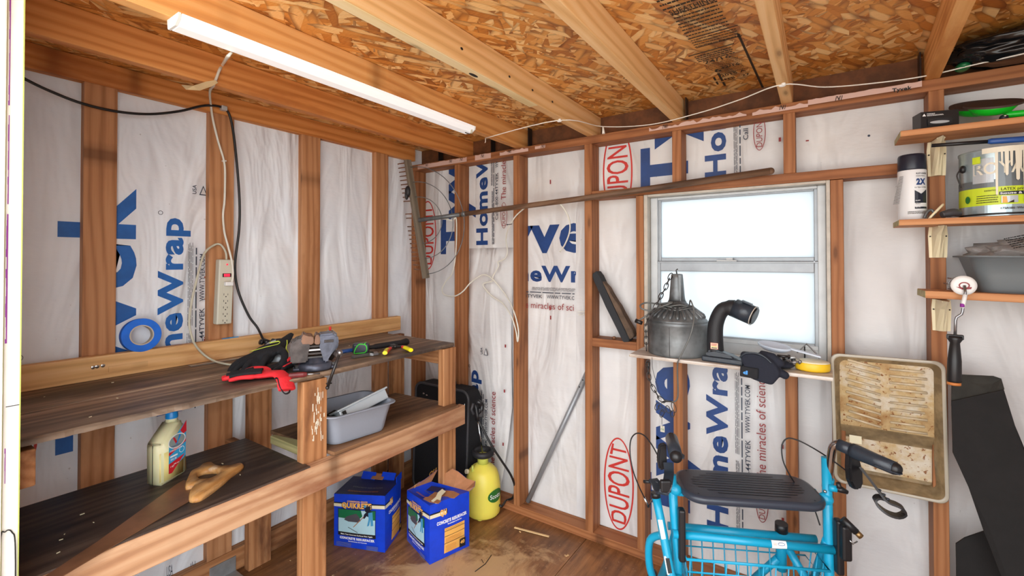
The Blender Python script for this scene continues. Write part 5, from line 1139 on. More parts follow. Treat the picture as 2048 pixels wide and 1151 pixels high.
part(mb, 'can', pc); mb = MB(); t_ = va-.98; e = V3(c.x+(R+.004)*math.sin(t_), c.y-(R+.004)*math.cos(t_), c.z+.150); mb.ball(e, (.008, .010, .012), 'black_plastic'); part(mb, 'bail_ear', pc)
mb = MB(); mb.tube(smooth_path([e+V3(-.006, -.002, 0), e+V3(-.014, -.006, -.02), e+V3(-.006, -.012, -.055), e+V3(.06, -.05, -.15+.02)][:3]), .0018, 'dark_steel', 6); part(mb, 'bail', pc)
# long tool on the can
a = ony(1863, 291, -.105); b = ony(1975, 283, -.105); d2 = b+(b-a)*1.2
tl = thing('nut_driver', 'long thin tool with black shaft and blue handle lying across the paint can', 'tool', b)
mb = MB(); mb.tube([a, b], .0055, 'black_plastic', 10); part(mb, 'shaft', tl); mb = MB(); mb.tube([b, b+(d2-b)*.05, d2], [.006, .0085, .0085], 'tool_blue', 12); part(mb, 'handle', tl)
# shears
sh = thing('garden_snips', 'old snips with a cream loop handle and dark brown grip beside the spray can', 'snips', (2.35, -.11, 1.432))
mb = MB(); B = frame((2.345, -.115, 1.452), (.6, .25, .75), (0, 1, -.2)); mb.tube([B @ V3(.027*math.cos(2*PI*i/30), .010*math.sin(2*PI*i/30), 0) for i in range(30)], .0032, 'cream_plastic', 8, closed=True); part(mb, 'loop_handle', sh)
mb = MB(); mb.tube(smooth_path([V3(2.318, -.115, 1.434), V3(2.325, -.113, 1.452), V3(2.335, -.11, 1.458), V3(2.342, -.11, 1.445), V3(2.33, -.112, 1.436)]), .004, 'galv', 8); part(mb, 'blade', sh)
mb = MB(); mb.tube(smooth_path([V3(2.358, -.11, 1.442), V3(2.385, -.10, 1.448), V3(2.40, -.09, 1.444)]), [.009, .010, .010, .011, .012, .012, .012, .012, .012, .011, .011, .010, .010][:13], 'leather', 12); part(mb, 'grip', sh)
# bin with bag
B = frame((2.565, -.030, 1.2035), (1, 0, -.02), (0, 1, 0)); single(pan('', '', '', B, .235, .13, .112, .030, 'grey_bin_dark', r0=.035), 'dish_pan', 'dark grey plastic tub on the lower shelf at the right edge', 'tub', None, basis=B)
t_ = bmesh.new(); bmesh.ops.create_icosphere(t_, subdivisions=4, radius=1); r = random.Random(3)
from mathutils import noise as MN
for v in t_.verts:
    n = MN.fractal(v.co*2.4, .8, 2., 4); k = 1+.30*n; v.co = Vector((2.60+v.co.x*.165*k, -.03+v.co.y*.055*k, 1.322+v.co.z*.045*k*(1+.8*max(0, v.co.x))))
mb = MB(); mb.take(t_, 'plastic_bag', True); f = Face(mb, (2.50, -.088, 1.335), (1, .1, .25), (-.25, 0, 1), .004); f.lines(0, 0, .07, .035, 6, 'mat_dark', 4, .45)
single(mb, 'plastic_bag', 'crumpled clear plastic bag with dark print in the tub on the lower shelf', 'bag', (2.6, -.03, 1.32))
# black bag on the top plate
t_ = bmesh.new(); bmesh.ops.create_icosphere(t_, subdivisions=5, radius=1)
for v in t_.verts:
    c_ = v.co.copy(); n = MN.fractal(Vector((c_.x*1.4, c_.y*1.6, c_.z*2.4)), .8, 2., 4); k = 1+.14*n; z = c_.z*.058*k
    v.co = Vector((2.672+c_.x*.27*k, -.03+c_.y*.115*k, min(1.99, max(1.8915, 1.938+z))))
mb = MB(); mb.take(t_, 'black_bag', True); mb.ball((2.425, -.02, 1.905), (.018, .03, .013), 'bag_green'); single(mb, 'black_bag', 'shiny black plastic bag stuffed on the top plate under the rafters at the right', 'bag', (2.68, .0, 1.892))
# paint roller
c = V3(2.396, -.155, 1.232); rl = thing('paint_roller', 'paint roller with a red smeared white end cap hanging from the lower shelf', 'paint roller', c)
mb = MB(); mb.lathe([(0, -.004), (.026, -.004), (.028, -.001), (.028, .003), (.020, .006), (0, .006)], 'white_plastic', 32, frame(c, (1, 0, 0), (0, 0, 1))); f = Face(mb, c+V3(0, -.0065, 0), (1, 0, 0), (0, 0, 1), .001); f.ring(0, 0, .012, .010, .003, 'print_maroon', 18); f.poly([(-.018, -.004), (-.004, -.012), (.014, -.010), (.016, -.004), (-.004, -.006)], 'print_maroon'); part(mb, 'end_cap', rl)
mb = MB()
for i in range(6): t_ = 2*PI*i/6; mb.tube([c+V3(.019*math.cos(t_), .004, .019*math.sin(t_)), c+V3(.019*math.cos(t_), .14, .019*math.sin(t_))], .002, 'steel', 6)
mb.tube([c+V3(.020*math.cos(2*PI*i/24), .07, .020*math.sin(2*PI*i/24)) for i in range(24)], .002, 'steel', 6, closed=True); part(mb, 'cage', rl)
mb = MB(); P_ = [c+V3(0, -.010, 0), c+V3(0, -.018, -.02), ony(1925, 622, -.175), ony(1923, 628, -.175), ony(1913, 634, -.175), ony(1911, 640, -.175), ony(1910, 680, -.175)]; mb.tube(P_, [.0034]*3+[.0036]*4, 'steel', 8); mb.tube([P_[1]+V3(0, 0, -.005), P_[2]+V3(0, 0, .01)], .0052, 'white_plastic', 8); mb.tube([P_[2]+V3(0, 0, .022), P_[2]+V3(0, 0, .012)], .0054, 'purple', 8); part(mb, 'frame_rod', rl)
mb = MB(); a = ony(1910, 674, -.175); b = ony(1908, 766, -.175); L = (b-a); mb.tube([a+V3(0, 0, .004), a+L*.04, a+L*.12, a+L*.5, a+L*.93, b], [.015, .017, .011, .0155, .0165, .013], 'black_plastic', 16); mb.box((a.x-.018, a.y-.006, a.z-.006), (a.x+.018, a.y+.006, a.z+.008), 'black_plastic', .002); part(mb, 'handle', rl); mb = MB(); mb.tube([b+V3(0, 0, .004), b+V3(0, 0, -.004)], .0155, 'copper', 16); part(mb, 'end_ring', rl)

# ================================================================ paint tray hung on the wall
BT = frame((2.2285, -.035, .768), (1, 0, .014), (0, 0, 1)); BT = frame((2.2285, -.058, .768), (1, 0, .018), (-.018, -.03, 1))   # x right, y up, z towards the room (-y)
tray = thing('paint_tray', 'clear paint roller tray caked with dried brown paint hanging beside the window', 'paint tray', None, basis=BT)
mb = MB(); W2, H2 = .146, .222
def rr_(hx, hy, r, n=8):
    return [(sx*(hx-r)+r*math.cos(a), sy*(hy-r)+r*math.sin(a)) for q, (sx, sy) in enumerate(((1, 1), (-1, 1), (-1, -1), (1, -1))) for a in [PI/2*(q+j/(n-1)) for j in range(n)]]
def depthf(x, y): # tray floor depth behind the rim
    if y > -.035: return -.012-.030*(.205-y)/.24
    return -.066
rings = []
for hx, hy, r, z in ((W2-.006, H2-.006, .024, -.006), (W2, H2, .026, -.001), (W2-.002, H2-.002, .026, .002), (W2-.010, H2-.010, .022, 0)):
    rings.append([mb.bm.verts.new(BT @ V3(x, y, z)) for x, y in rr_(hx, hy, r)])
fs = []
for i in range(3):
    for j in range(len(rings[0])): k = (j+1) % len(rings[0]); fs.append(mb.bm.faces.new((rings[i][j], rings[i][k], rings[i+1][k], rings[i+1][j])))
mb._paint(fs, 'tray_rim', True)
top = rings[3]; bot = [mb.bm.verts.new(BT @ V3(x, y, depthf(x, y))) for x, y in rr_(W2-.026, H2-.024, .018)]
fs = [mb.bm.faces.new((top[j], top[(j+1) % len(top)], bot[(j+1) % len(top)], bot[j])) for j in range(len(top))]; mb._paint(fs, 'tray_side', True)
part(mb, 'rim', tray, BT, 'clear tray rim and brown stained side walls')
mb = MB(); nx, ny = 60, 90; g = []
for jj in range(ny+1):
    y = -(H2-.022)+(2*H2-.044)*jj/ny; row = []
    for ii in range(nx+1):
        x = -(W2-.024)+(2*W2-.048)*ii/nx; z = depthf(x, y)
        if -.075 < y <= -.035: z = -.066+(depthf(x, -.034)+.066)*((y+.075)/.04)
        row.append(mb.bm.verts.new(BT @ V3(x, y, z)))
    g.append(row)
mb._paint([mb.bm.faces.new((g[a][b], g[a][b+1], g[a+1][b+1], g[a+1][b])) for a in range(ny) for b in range(nx)], 'tray_plastic', True)
ti = mb.mi('tray_side')
for f_ in mb.bm.faces:
    yy = (BT.inverted() @ f_.calc_center_median()).y
    if -.080 < yy < -.030 or yy < -.186: f_.material_index = ti
part(mb, 'ramp', tray, BT, 'dirty ramp and well floor')
mb = MB()
for k in range(10):
    y = .185-k*.0225
    for s in (-1, 1):
        x0 = s*.012; x1 = s*(.098+.006*(k % 2)); dy = .016 if s < 0 else -.004
        a = V3(x0, y-.004, depthf(0, y)+.003); b = V3(x1, y+dy, depthf(0, y+dy)+.003); mb.tube([BT @ a, BT @ b], [.0036, .004], 'tray_rib', 8)
part(mb, 'rib', tray, BT)['kind'] = 'stuff'
mb = MB(); f = Face(mb, BT @ V3(-.098, -.05, -.052), BT.to_3x3() @ V3(1, 0, 0), BT.to_3x3() @ V3(0, 1, 0), .0008)
f.rect(-.0, -.045, .034, -.018, 'cream'); part(mb, 'sticker', tray, BT, 'small pale paper patch')

# ================================================================ dark mat leaning in the corner on the right
mt = thing('folded_mat', 'large folded dark grey rubber mat standing against the wall at the right edge', 'mat', (2.45, -.10, 0))
def sheet(mb, pts, th, mat, thick_dir=(0, 1, 0)):
    d = Vector(thick_dir).normalized()*th; a = [mb.bm.verts.new(Vector(p)) for p in pts]; b = [mb.bm.verts.new(Vector(p)+d) for p in pts]; n = len(pts)
    fs = [mb.bm.faces.new(a), mb.bm.faces.new(b[::-1])]+[mb.bm.faces.new((a[i], b[i], b[(i+1) % n], a[(i+1) % n])) for i in range(n)]; mb._paint(fs, mat)
mb = MB()
sheet(mb, [ony(1903, 802, -.10), ony(2008, 779, -.085), ony(2030, 850, -.10), ony(2055, 910, -.12), ony(2120, 1100, -.14), ony(2080, 1260, -.16), ony(2010, 1170, -.16), ony(1968, 1062, -.14), ony(1938, 975, -.12), ony(1906, 905, -.11)], .006, 'mat_dark')
bmesh.ops.recalc_face_normals(mb.bm, faces=mb.bm.faces[:]); part(mb, 'front_flap', mt)
mb = MB(); sheet(mb, [ony(1904, 748, -.05), ony(1988, 752, -.05), ony(2003, 757, -.05), ony(2009, 778, -.068), ony(1990, 786, -.085), ony(1940, 800, -.095), ony(1903, 812, -.095)], .006, 'mat_grey'); bmesh.ops.recalc_face_normals(mb.bm, faces=mb.bm.faces[:]); part(mb, 'folded_top', mt, None, 'lighter grey folded top edge')
mb = MB(); sheet(mb, [ony(1912, 1087, -.04), ony(1930, 1075, -.04), ony(1968, 1062, -.04), ony(2060, 1090, -.04), ony(2075, 1320, -.04), ony(1925, 1370, -.04), ony(1916, 1250, -.04), ony(1913, 1150, -.04)], .006, 'mat_dark'); bmesh.ops.recalc_face_normals(mb.bm, faces=mb.bm.faces[:]); part(mb, 'back_flap', mt)

# ================================================================ floor items
def quik(name, label, P0, P1, dep, hs, torn, BL=None):
    """P0 front left, P1 front right (base), dep = depth vector, hs = four corner heights FL FR BR BL"""
    P0 = V3(*P0, .001); P1 = V3(*P1, .001); D = V3(*dep, 0); x = (P1-P0).normalized(); Wd = (P1-P0).length; y = D.normalized(); Dp = D.length
    B = frame((P0+P1+D)/2, x, (0, 0, 1)).copy(); B = Matrix.Translation((P0+P1+D)/2)
    t_ = thing(name, label, 'box', None, basis=B)
    bx = MB(); n = 10; H = lambda a, b: (hs[0]*(1-a)+hs[1]*a)*(1-b)+(hs[3]*(1-a)+hs[2]*a)*b
    rnd = random.Random(len(label)); bul = lambda s: math.sin(PI*max(0, min(1, s)))
    def pt(a, b, c):     # a along front, b depth, c height 0..1, with bulge
        p = P0+(P1-P0)*a+D*b; h = H(a, b)*c
        if BL: p += (V3(*BL, .001)-(P0+D))*(1-a)*b
        out = V3(0, 0, 0)
        out += -y*(.007*bul(a)*bul(c))*(1-b)*(1 if b < .01 else 0)+x*(.007*bul(b)*bul(c))*(1 if a > .99 else 0)
        return p+out+V3(0, 0, h)
    def skin(fn, mat, nu=12, nv=12):
        g = [[bx.bm.verts.new(fn(i/nu, j/nv)) for i in range(nu+1)] for j in range(nv+1)]
        bx._paint([bx.bm.faces.new((g[j][i], g[j][i+1], g[j+1][i+1], g[j+1][i])) for j in range(nv) for i in range(nu)], mat, False)
    skin(lambda u, v: pt(u, 0, v), 'box_blue'); skin(lambda u, v: pt(1, u, v), 'box_blue'); skin(lambda u, v: pt(1-u, 1, v), 'box_blue'); skin(lambda u, v: pt(0, 1-u, v), 'box_blue')
    sag = .018 if torn else .012
    skin(lambda u, v: pt(u, v, 1)-V3(0, 0, sag*math.sin(PI*u)*math.sin(PI*v)+(.02*math.sin(PI*u)*math.sin(PI*v)*math.sin(5*u) if torn else 0)), 'box_navy' if not torn else 'box_blue')
    bmesh.ops.remove_doubles(bx.bm, verts=bx.bm.verts[:], dist=.0004)
    # front print
    def ff(a, b, off): q = pt(a/Wd, 0, b/.24); return q-y*(off+.0012)
    def fs_(a, b, off): q = pt(1, a/Dp, b/.24); return q+x*(off+.0012)
    f = Face(bx, (0, 0, 0), (1, 0, 0), (0, 1, 0), .0005, None, ff); w = Wd
    def strip(f, x0, x1, y0, y1, mat, n=10, sk=0):
        vs = []
        for i in range(n+1): q = i/n; vs += [(x0+(x1-x0)*q, y0+sk*q), (x0+(x1-x0)*q, y1+sk*q)]
        f.add(vs, [(2*i, 2*i+2, 2*i+3, 2*i+1) for i in range(n)], mat)
    strip(f, .0, w, .186, .203, 'print_black'); strip(f, .0, w, .184, .198, 'cream'); 
    f.disc(w*.46, .196, w*.22, .020, 'print_black'); f.disc(w*.46, .196, w*.21, .018, 'box_blue')
    f.text('COMMERCIAL GRADE', w*.27, .207, w*.40, .007, 'gold', .03)
    f.text('QUIKRETE', w*.157, .179, w*.60, .027, 'print_black', .10); f.text('QUIKRETE', w*.165, .181, w*.58, .024, 'gold', .05)
    f.rect(w*.09, .055, w*.83, .176, 'print_black'); f.rect(w*.10, .072, w*.82, .174, 'pic_sky'); f.rect(w*.10, .135, w*.82, .174, 'pic_green')
    f.poly([(w*.55, .174), (w*.66, .174), (w*.76, .13), (w*.82, .10), (w*.82, .072), (w*.5, .072), (w*.45, .12), (w*.58, .15)], 'pic_sky'); f.poly([(w*.22, .128), (w*.26, .143), (w*.36, .152), (w*.46, .160), (w*.52, .146), (w*.55, .130), (w*.5, .122), (w*.3, .122)], 'pic_rock')
    f.poly([(w*.64, .166), (w*.76, .172), (w*.77, .158), (w*.70, .148), (w*.66, .152), (w*.62, .140), (w*.595, .142), (w*.61, .158)], 'can_navy') ; f.poly([(w*.62, .190), (w*.72, .196), (w*.74, .172), (w*.66, .166), (w*.63, .172)], 'can_navy'); f.disc(w*.625, .193, .006, .006, 'pic_jeans', 12)
    f.poly([(w*.69, .166), (w*.77, .17), (w*.78, .14), (w*.79, .112), (w*.74, .11), (w*.735, .138), (w*.71, .112), (w*.67, .108), (w*.70, .14)], 'pic_jeans')
    f.poly([(w*.60, .150), (w*.612, .148), (w*.41, .098), (w*.40, .100)], 'cardboard'); f.poly([(w*.30, .098), (w*.49, .078), (w*.485, .075), (w*.295, .095)], 'can_grey')
    f.text('Make Your Concrete Surfaces New Again', w*.15, .060, w*.62, .006, 'print_white', .03); f.text('CONCRETE RESURFACER', w*.13, .040, w*.68, .011, 'print_white', .05); f.text('Revestimiento de Concreto', w*.30, .030, w*.36, .005, 'print_white', .03)
    f.lines(w*.06, .008, w*.30, .018, 4, 'can_silver', 3, .35); f.lines(w*.66, .005, w*.22, .020, 4, 'can_silver', 4, .4)
    # side print
    f = Face(bx, (0, 0, 0), (1, 0, 0), (0, 1, 0), .0005, None, fs_); w = Dp
    strip(f, .0, w*.42, .186, .203, 'print_black'); strip(f, .0, w*.40, .184, .198, 'cream'); f.text('QU', w*.24, .181, w*.16, .026, 'gold', .06)
    f.text('CONCRETE RESURFACER', w*.16, .148, w*.76, .014, 'print_white', .05); f.text('Revestimiento de Concreto', w*.42, .138, w*.36, .006, 'print_white', .03)
    f.rect(w*.34, .020, w*.86, .126, 'gold')
    for yy in (.112, .090, .060): f.rect(w*.34, yy, w*.86, yy+.0022, 'ink')
    f.lines(w*.36, .114, w*.44, .010, 3, 'ink', 3, .2); f.lines(w*.36, .066, w*.40, .020, 4, 'copper', 3, .25); f.lines(w*.36, .028, w*.26, .028, 5, 'copper', 6, .25); f.rect(w*.70, .022, w*.855, .058, 'print_black'); f.text('40', w*.72, .036, w*.11, .016, 'gold', .04)
    # top print
    def ft(a, b, off): return pt(a/Wd, b/Dp, 1)-V3(0, 0, sag*math.sin(PI*min(1, a/Wd))*math.sin(PI*min(1, b/Dp))-off-.0025)
    f = Face(bx, (0, 0, 0), (1, 0, 0), (0, 1, 0), .0005, None, ft); f.text('CONCRETE RESURFACER', Wd*.2, Dp*.45, Wd*.6, .010, 'can_grey', .03); f.lines(Wd*.2, Dp*.15, Wd*.6, .02, 2, 'copper', 3, .5)
    part(bx, 'carton', t_)
    fl = MB()
    if torn:
        # torn lid standing up at the back, brown inside
        for mat, off in (('cardboard', 0), ('box_blue', .002)):
            base = [pt(a, 1, 1) for a in (.30, .45, .6, .75, .9, 1.0)]; tp = [V3(0, .01, .045), V3(.01, .02, .075), V3(.01, .02, .068), V3(.02, .03, .040), V3(.03, .035, .036), V3(.03, .0, .030)]
            vs = [fl.bm.verts.new(p+y*off) for p in base]; vt = [fl.bm.verts.new(p+q+y*off+V3(0, 0, -.001 if off else 0)) for p, q in zip(base, tp)]
            fl._paint([fl.bm.faces.new((vs[i], vs[i+1], vt[i+1], vt[i])) for i in range(5)], mat)
        for mat, off in (('cardboard', 0), ('box_blue', -.002)):
            base = [pt(0, b, 1) for b in (0, .3, .6, 1.0)]; tp = [V3(.004, 0, .004), V3(.01, 0, .016), V3(.02, 0, .032), V3(.03, .01, .060)]
            vs = [fl.bm.verts.new(p+x*off) for p in base]; vt = [fl.bm.verts.new(p+q+x*off) for p, q in zip(base, tp)]
            fl._paint([fl.bm.faces.new((vs[i], vs[i+1], vt[i+1], vt[i])) for i in range(3)], mat)
        f = Face(fl, pt(0, .15, 1)+V3(.010, 0, .004), (0, 1, .12), (.3, 0, 1), .004); f.text('TE', .0, 0, .04, .018, 'gold', .05); f.text('QU', .10, .008, .05, .024, 'gold', .05)
        p_ = pt(.95, .25, 1); zf = lambda o_, a: frame(o_, V3(math.cos(a), math.sin(a), .12), V3(-math.sin(a), math.cos(a), .1))
        fl.prism([(-.05, -.012), (-.02, -.020), (.01, -.012), (.04, -.018), (.05, .004), (.02, .012), (-.01, .008), (-.04, .016)], .002, 'cream', zf(p_+V3(-.02, .02, .008), 1.9)); fl.prism([(-.07, -.02), (-.03, -.032), (.02, -.026), (.06, -.03), (.075, .0), (.04, .022), (.0, .03), (-.05, .02)], .002, 'cardboard', zf(pt(.75, .55, 1)+V3(0, 0, .0), .4)); fl.prism([(-.05, -.01), (.0, -.016), (.05, -.008), (.045, .012), (-.02, .014), (-.05, .008)], .002, 'cardboard', zf(pt(.85, .16, 1)+V3(0, 0, .003), -.1)); fl.prism([(-.04, -.02), (.04, -.022), (.045, .012), (-.038, .016)], .002, 'box_navy', zf(pt(.45, .6, 1)+V3(0, 0, .006), .1))
    else:
        for q, (a, b) in enumerate(((.35, .95), (.75, .98))):
            p_ = pt(a, b, 1); fl.obox(p_+V3(0, 0, .012), x*.035, y*.012+V3(0, 0, .012), V3(0, -.001, .002), ['box_blue', 'box_blue'][q], .0005)
        p_ = pt(.55, .95, 1); fl.obox(p_+V3(0, 0, .010), x*.03, y*.02+V3(0, 0, .004), V3(0, 0, .0015), 'cardboard', .0005)
        p_ = pt(.99, .9, 1); fl.obox(p_+V3(0, 0, .014), y*.03, V3(.0, 0, .016), x*.0015, 'box_blue', .0004)
    o_ = part(fl, 'lid_flaps', t_)
    return t_
quik('concrete_box', 'blue boxed concrete resurfacer with a dark closed top, left one beside the bench post', (.196, -.693), (.432, -.598), (-.072, .158), (.235, .252, .245, .235), False)
quik('concrete_box', 'blue boxed concrete resurfacer with a torn open brown lid, next to the yellow sprayer', (.446, -.480), (.655, -.545), (.058, .195), (.232, .252, .248, .245), True, (.500, -.374))
# yellow sprayer
c = V3(.602, -.104, 0); B = Matrix.Translation(c); spr = thing('pump_sprayer', 'translucent yellow pump garden sprayer with a black funnel top and hose', 'sprayer', c)
mb = MB(); mb.lathe([(0, .002), (.055, .002), (.062, .006), (.080, .012), (.088, .022), (.090, .050), (.090, .140), (.088, .165), (.084, .195), (.074, .225), (.056, .245), (.036, .256), (.030, .262)], 'yellow_tank', 48, B)
for a in (0, 1, 2, 3): t_ = a*PI/2+.4; mb.ball(c+V3(.058*math.cos(t_), .058*math.sin(t_), .006), (.016, .016, .006), 'yellow_tank')
va = math.atan2(CAM.x-c.x, -(CAM.y-c.y))
f = Face(mb, (0, 0, 0), (1, 0, 0), (0, 0, 1), .0012, None, cylface(c, .0905, va+.80)); f.disc(.0, .125, .048, .032, 'green_label', 32); f.text('Scotts', -.036, .113, .07, .022, 'print_white', .01); 
part(mb, 'tank', spr)
mb = MB(); mb.lathe([(.028, .255), (.028, .285), (.040, .296), (.043, .305)], 'tank_neck', 32, B); mb.tube([c+V3(-.02, -.058, .225), c+V3(-.02, -.060, .265)], .006, 'tank_neck', 10); part(mb, 'neck', spr)
mb = MB(); mb.lathe([(.043, .304), (.050, .300), (.056, .306), (.057, .322), (.050, .330), (.040, .329), (.034, .318), (.030, .300), (0, .298)], 'black_rubber', 40, B); part(mb, 'funnel_collar', spr)
mb = MB(); a = c+V3(-.048, -.060, .228); mb.tube([a, a+V3(-.004, -.014, .004)], [.012, .011], 'cream', 14); part(mb, 'relief_valve', spr)
q0 = c+V3(0, 0, .30); hd = V(955, 835, c) if False else atd(955, 836, (c-CAM).dot(cf)); h2 = atd(951, 800, (c-CAM).dot(cf))
mb = MB(); mb.tube([q0, hd], .0035, 'chrome', 8); part(mb, 'wand', spr)
mb = MB(); R_ = cr; U_ = V3(0, 0, 1); g = lambda a, b, d=0: hd+R_*a+U_*b+cf*d
mb.tube([g(.002, -.012), g(.0, .018), g(-.006, .05), g(-.012, .075)], [.012, .014, .010, .009], 'black_plastic', 12)
mb.tube([g(-.012, .075), g(.006, .085), g(.024, .070)], [.009, .012, .012], 'black_plastic', 12); mb.tube([g(.024, .075), g(.022, .045), g(.006, .02)], [.012, .012, .010], 'black_plastic', 12); mb.tube([g(-.020, .02), g(-.032, .045), g(-.022, .075)], [.006, .007, .007], 'leather', 10)
mb.obox(g(.018, .03), R_*.012, U_*.022, cf*.010, 'black_plastic', .003); part(mb, 'trigger_handle', spr)
D_ = (c-CAM).dot(cf); hp = [g(.004, -.010), atd(968, 862, D_-.01), atd(985, 893, D_-.02), atd(1004, 922, D_-.01), atd(1022, 950, D_), atd(1030, 975, D_+.03), atd(1026, 994, D_+.05), atd(1012, 1001, D_+.06), c+V3(.098, .03, .055), c+V3(.07, .03, .06)]
mb = MB(); mb.tube(smooth_path(hp), .0058, 'cord_black', 10); part(mb, 'hose', spr)
# suitcase
B = frame((.300, -.062, 0), (1, 0, 0), (0, 1, -.04)); sc2 = thing('suitcase', 'black upright suitcase standing in the corner behind the bench post', 'suitcase', None, basis=B)
mb = MB(); mb.prism(rr_(.20, .30, .045, 8), .105, 'black_fabric', B @ Matrix.Translation((0, 0, .306)) @ Matrix.Rotation(PI/2, 4, 'X'), .008); part(mb, 'shell', sc2, B)
mb = MB(); mb.tube([B @ V3(x*1.0, -.054, z+.306) for x, z in rr_(.196, .296, .045, 8)], .007, 'leather', 8, closed=True); part(mb, 'edge_piping', sc2, B)
mb = MB(); mb.tube(smooth_path([B @ V3(-.05, .0, .606), B @ V3(-.045, 0, .632), B @ V3(.045, 0, .632), B @ V3(.05, .0, .606)]), .008, 'black_fabric', 8); part(mb, 'carry_handle', sc2, B)
mb = MB(); mb.ball(B @ V3(-.13, -.058, .545), (.008, .004, .006), 'chrome'); mb.ball(B @ V3(-.105, -.058, .54), (.008, .004, .004), 'chrome'); mb.ball(B @ V3(.175, -.058, .53), (.004, .004, .012), 'chrome'); part(mb, 'zip_pull', sc2, B)
mb = MB(); a = onz(1029, 1054, .004); b = onz(1098, 1072, .004); d = (b-a).normalized(); mb.obox((a+b)/2, d*((b-a).length/2), d.cross(V3(0, 0, 1))*.005, V3(0, 0, .002), 'splinter', .0008); single(mb, 'wood_splinter', 'pale wood splinter lying on the floor in front of the back wall', 'wood splinter', (a+b)/2)
mb = MB(); a = onz(950, 1142, .002); b = onz(983, 1109, .002); mb.tube([a, (a+b)/2+V3(.01, 0, 0), b], .0016, 'print_black', 5); mb.tube([(a+b)/2, (a+b)/2+V3(-.02, .012, .002)], .0012, 'print_black', 5); single(mb, 'twig', 'thin dark twig on the pale worn patch of the floor', 'twig', (a+b)/2)
r = random.Random(9)
for i in range(22):
    x, y = [(r.uniform(.62, 1.6), r.uniform(-.9, -.1)), (r.uniform(.1, .5), r.uniform(-1.0, -.75))][i % 4 == 0]; a = r.uniform(0, PI); l = r.uniform(.003, .010); mb = MB(); mb.obox(V3(x, y, .0016), V3(math.cos(a), math.sin(a), 0)*l, V3(-math.sin(a), math.cos(a), 0)*l*.4, V3(0, 0, .001), 'splinter')
    single(mb, 'paint_chip', 'tiny pale chip of debris lying on the floor', 'chip', (x, y, 0), group='pale chips on the floor')
for i in range(20):
    lv = i % 2; x, y, z = (r.uniform(.22, .58), r.uniform(-1.7, -1.1), ZS+.006) if lv else (r.uniform(.12, .54), r.uniform(-1.7, -.4), ZB+.001); a = r.uniform(0, PI); l = r.uniform(.001, .005); mb = MB(); mb.obox(V3(x, y, z), V3(math.cos(a), math.sin(a), 0)*l, V3(-math.sin(a), math.cos(a), 0)*l*.3, V3(0, 0, .0008), 'cream')
    single(mb, 'paint_chip', 'tiny pale chip of debris lying on the workbench boards', 'chip', (x, y, z), group='pale chips on the workbench')
# ================================================================ rollator walker
A_ = V3(.895, .446, 0).normalized(); Bk = V3(-.446, .895, 0).normalized(); C0 = V3(1.853, -.355, 0)
def wl(s, t, z): return C0+A_*s+Bk*t+V3(0, 0, z)
WK = frame(C0, A_, Bk); wk = thing('rollator_walker', 'turquoise rollator walker with a black ribbed seat and wire basket', 'walker', None, basis=WK)
def tp(name, segs, label=None, par=None):
    mb = MB()
    for pts, r, m_ in segs: mb.tube(pts, r, m_, 16)
    return part(mb, name, wk, WK, label)
# seat
plain('seat_grey', rgb(52, 58, 70), .3, bump=.04, bscale=160)
mb = MB(); B = frame(wl(0, 0, .586), A_, Bk); out = rr_(.208, .100, .062, 10)
for a, b, z0_, z1_ in ((1, 1, 0, 0),):
    prof = [(-.010, -.020), (-.002, -.014), (.0, -.004), (-.003, .003), (-.012, .006)]
    rings = [[mb.bm.verts.new(B @ V3(x, y, z)) for x, y in rr_(.208+o_, .100+o_, .062+o_, 10)] for o_, z in prof]; fs = [mb.bm.faces.new((rings[i][j], rings[i][(j+1) % 40], rings[i+1][(j+1) % 40], rings[i+1][j])) for i in range(4) for j in range(40)]
    fs += [mb.bm.faces.new(rings[0][::-1])]; mb._paint(fs, 'seat_grey', True); mb._paint([mb.bm.faces.new(rings[4])], 'seat_grey')
f = Face(mb, B @ V3(0, 0, .006), A_, Bk, .0006)
for k in range(9):
    y = -.064+k*.016; hw = .165-.022*max(0, abs(k-4)-1.5)**1.1; f.rect(-hw, y-.0016, hw, y+.0016, 'print_black')
for x, y in ((-.165, .075), (.165, .075), (-.165, -.078), (.165, -.078)): f.disc(x, y, .003, .003, 'print_black', 10)
part(mb, 'seat', wk, WK)
mb = MB()
for s in (-.16, .165): mb.tube(smooth_path([wl(s, .03, .566), wl(s+.004, .028, .53), wl(s+.012, .02, .52), wl(s+.018, .014, .53), wl(s+.016, .008, .566)]), .004, 'black_plastic', 8)
part(mb, 'basket_hook', wk, WK)
UL, UR = -.232, .226
zt_ = .60
# side frames
for s, nm in ((UL, -1), (UR, 1)):
    tp('upright', [([wl(s, -.02, .70 if nm > 0 else .62), wl(s-.004*nm, -.035, .50), wl(s-.01*nm, -.05, .36), wl(s-.014*nm, -.07, .20)], .0135, 'teal')])
    tp('leg', [([wl(s-.01*nm, -.06, .33), wl(s+.01*nm, -.13, .22), wl(s+.015*nm, -.22, .09)], .0125, 'teal')]); tp('leg', [([wl(s-.01*nm, -.04, .46), wl(s, .05, .30), wl(s+.005*nm, .18, .14), wl(s+.005*nm, .20, .08)], .0125, 'teal')])
    for t_, z_ in ((-.235, .075), (.215, .075)):
        w_ = frame(wl(s+.018*nm, t_, z_), Bk, (0, 0, 1)); mb = MB(); mb.lathe([(.018, -.010), (.060, -.010), (.072, -.012), (.075, -.006), (.075, .006), (.072, .012), (.060, .010), (.018, .010)], 'black_rubber', 36, w_, smooth=True); mb.lathe([(0, -.014), (.016, -.014), (.016, .014), (0, .014)], 'silver_plastic', 20, w_)
        for q in range(5): a = 2*PI*q/5; mb.tube([w_ @ V3(0, 0, 0), w_ @ V3(.06*math.cos(a), .06*math.sin(a), 0)], .006, 'silver_plastic', 8)
        part(mb, 'wheel', wk, w_)
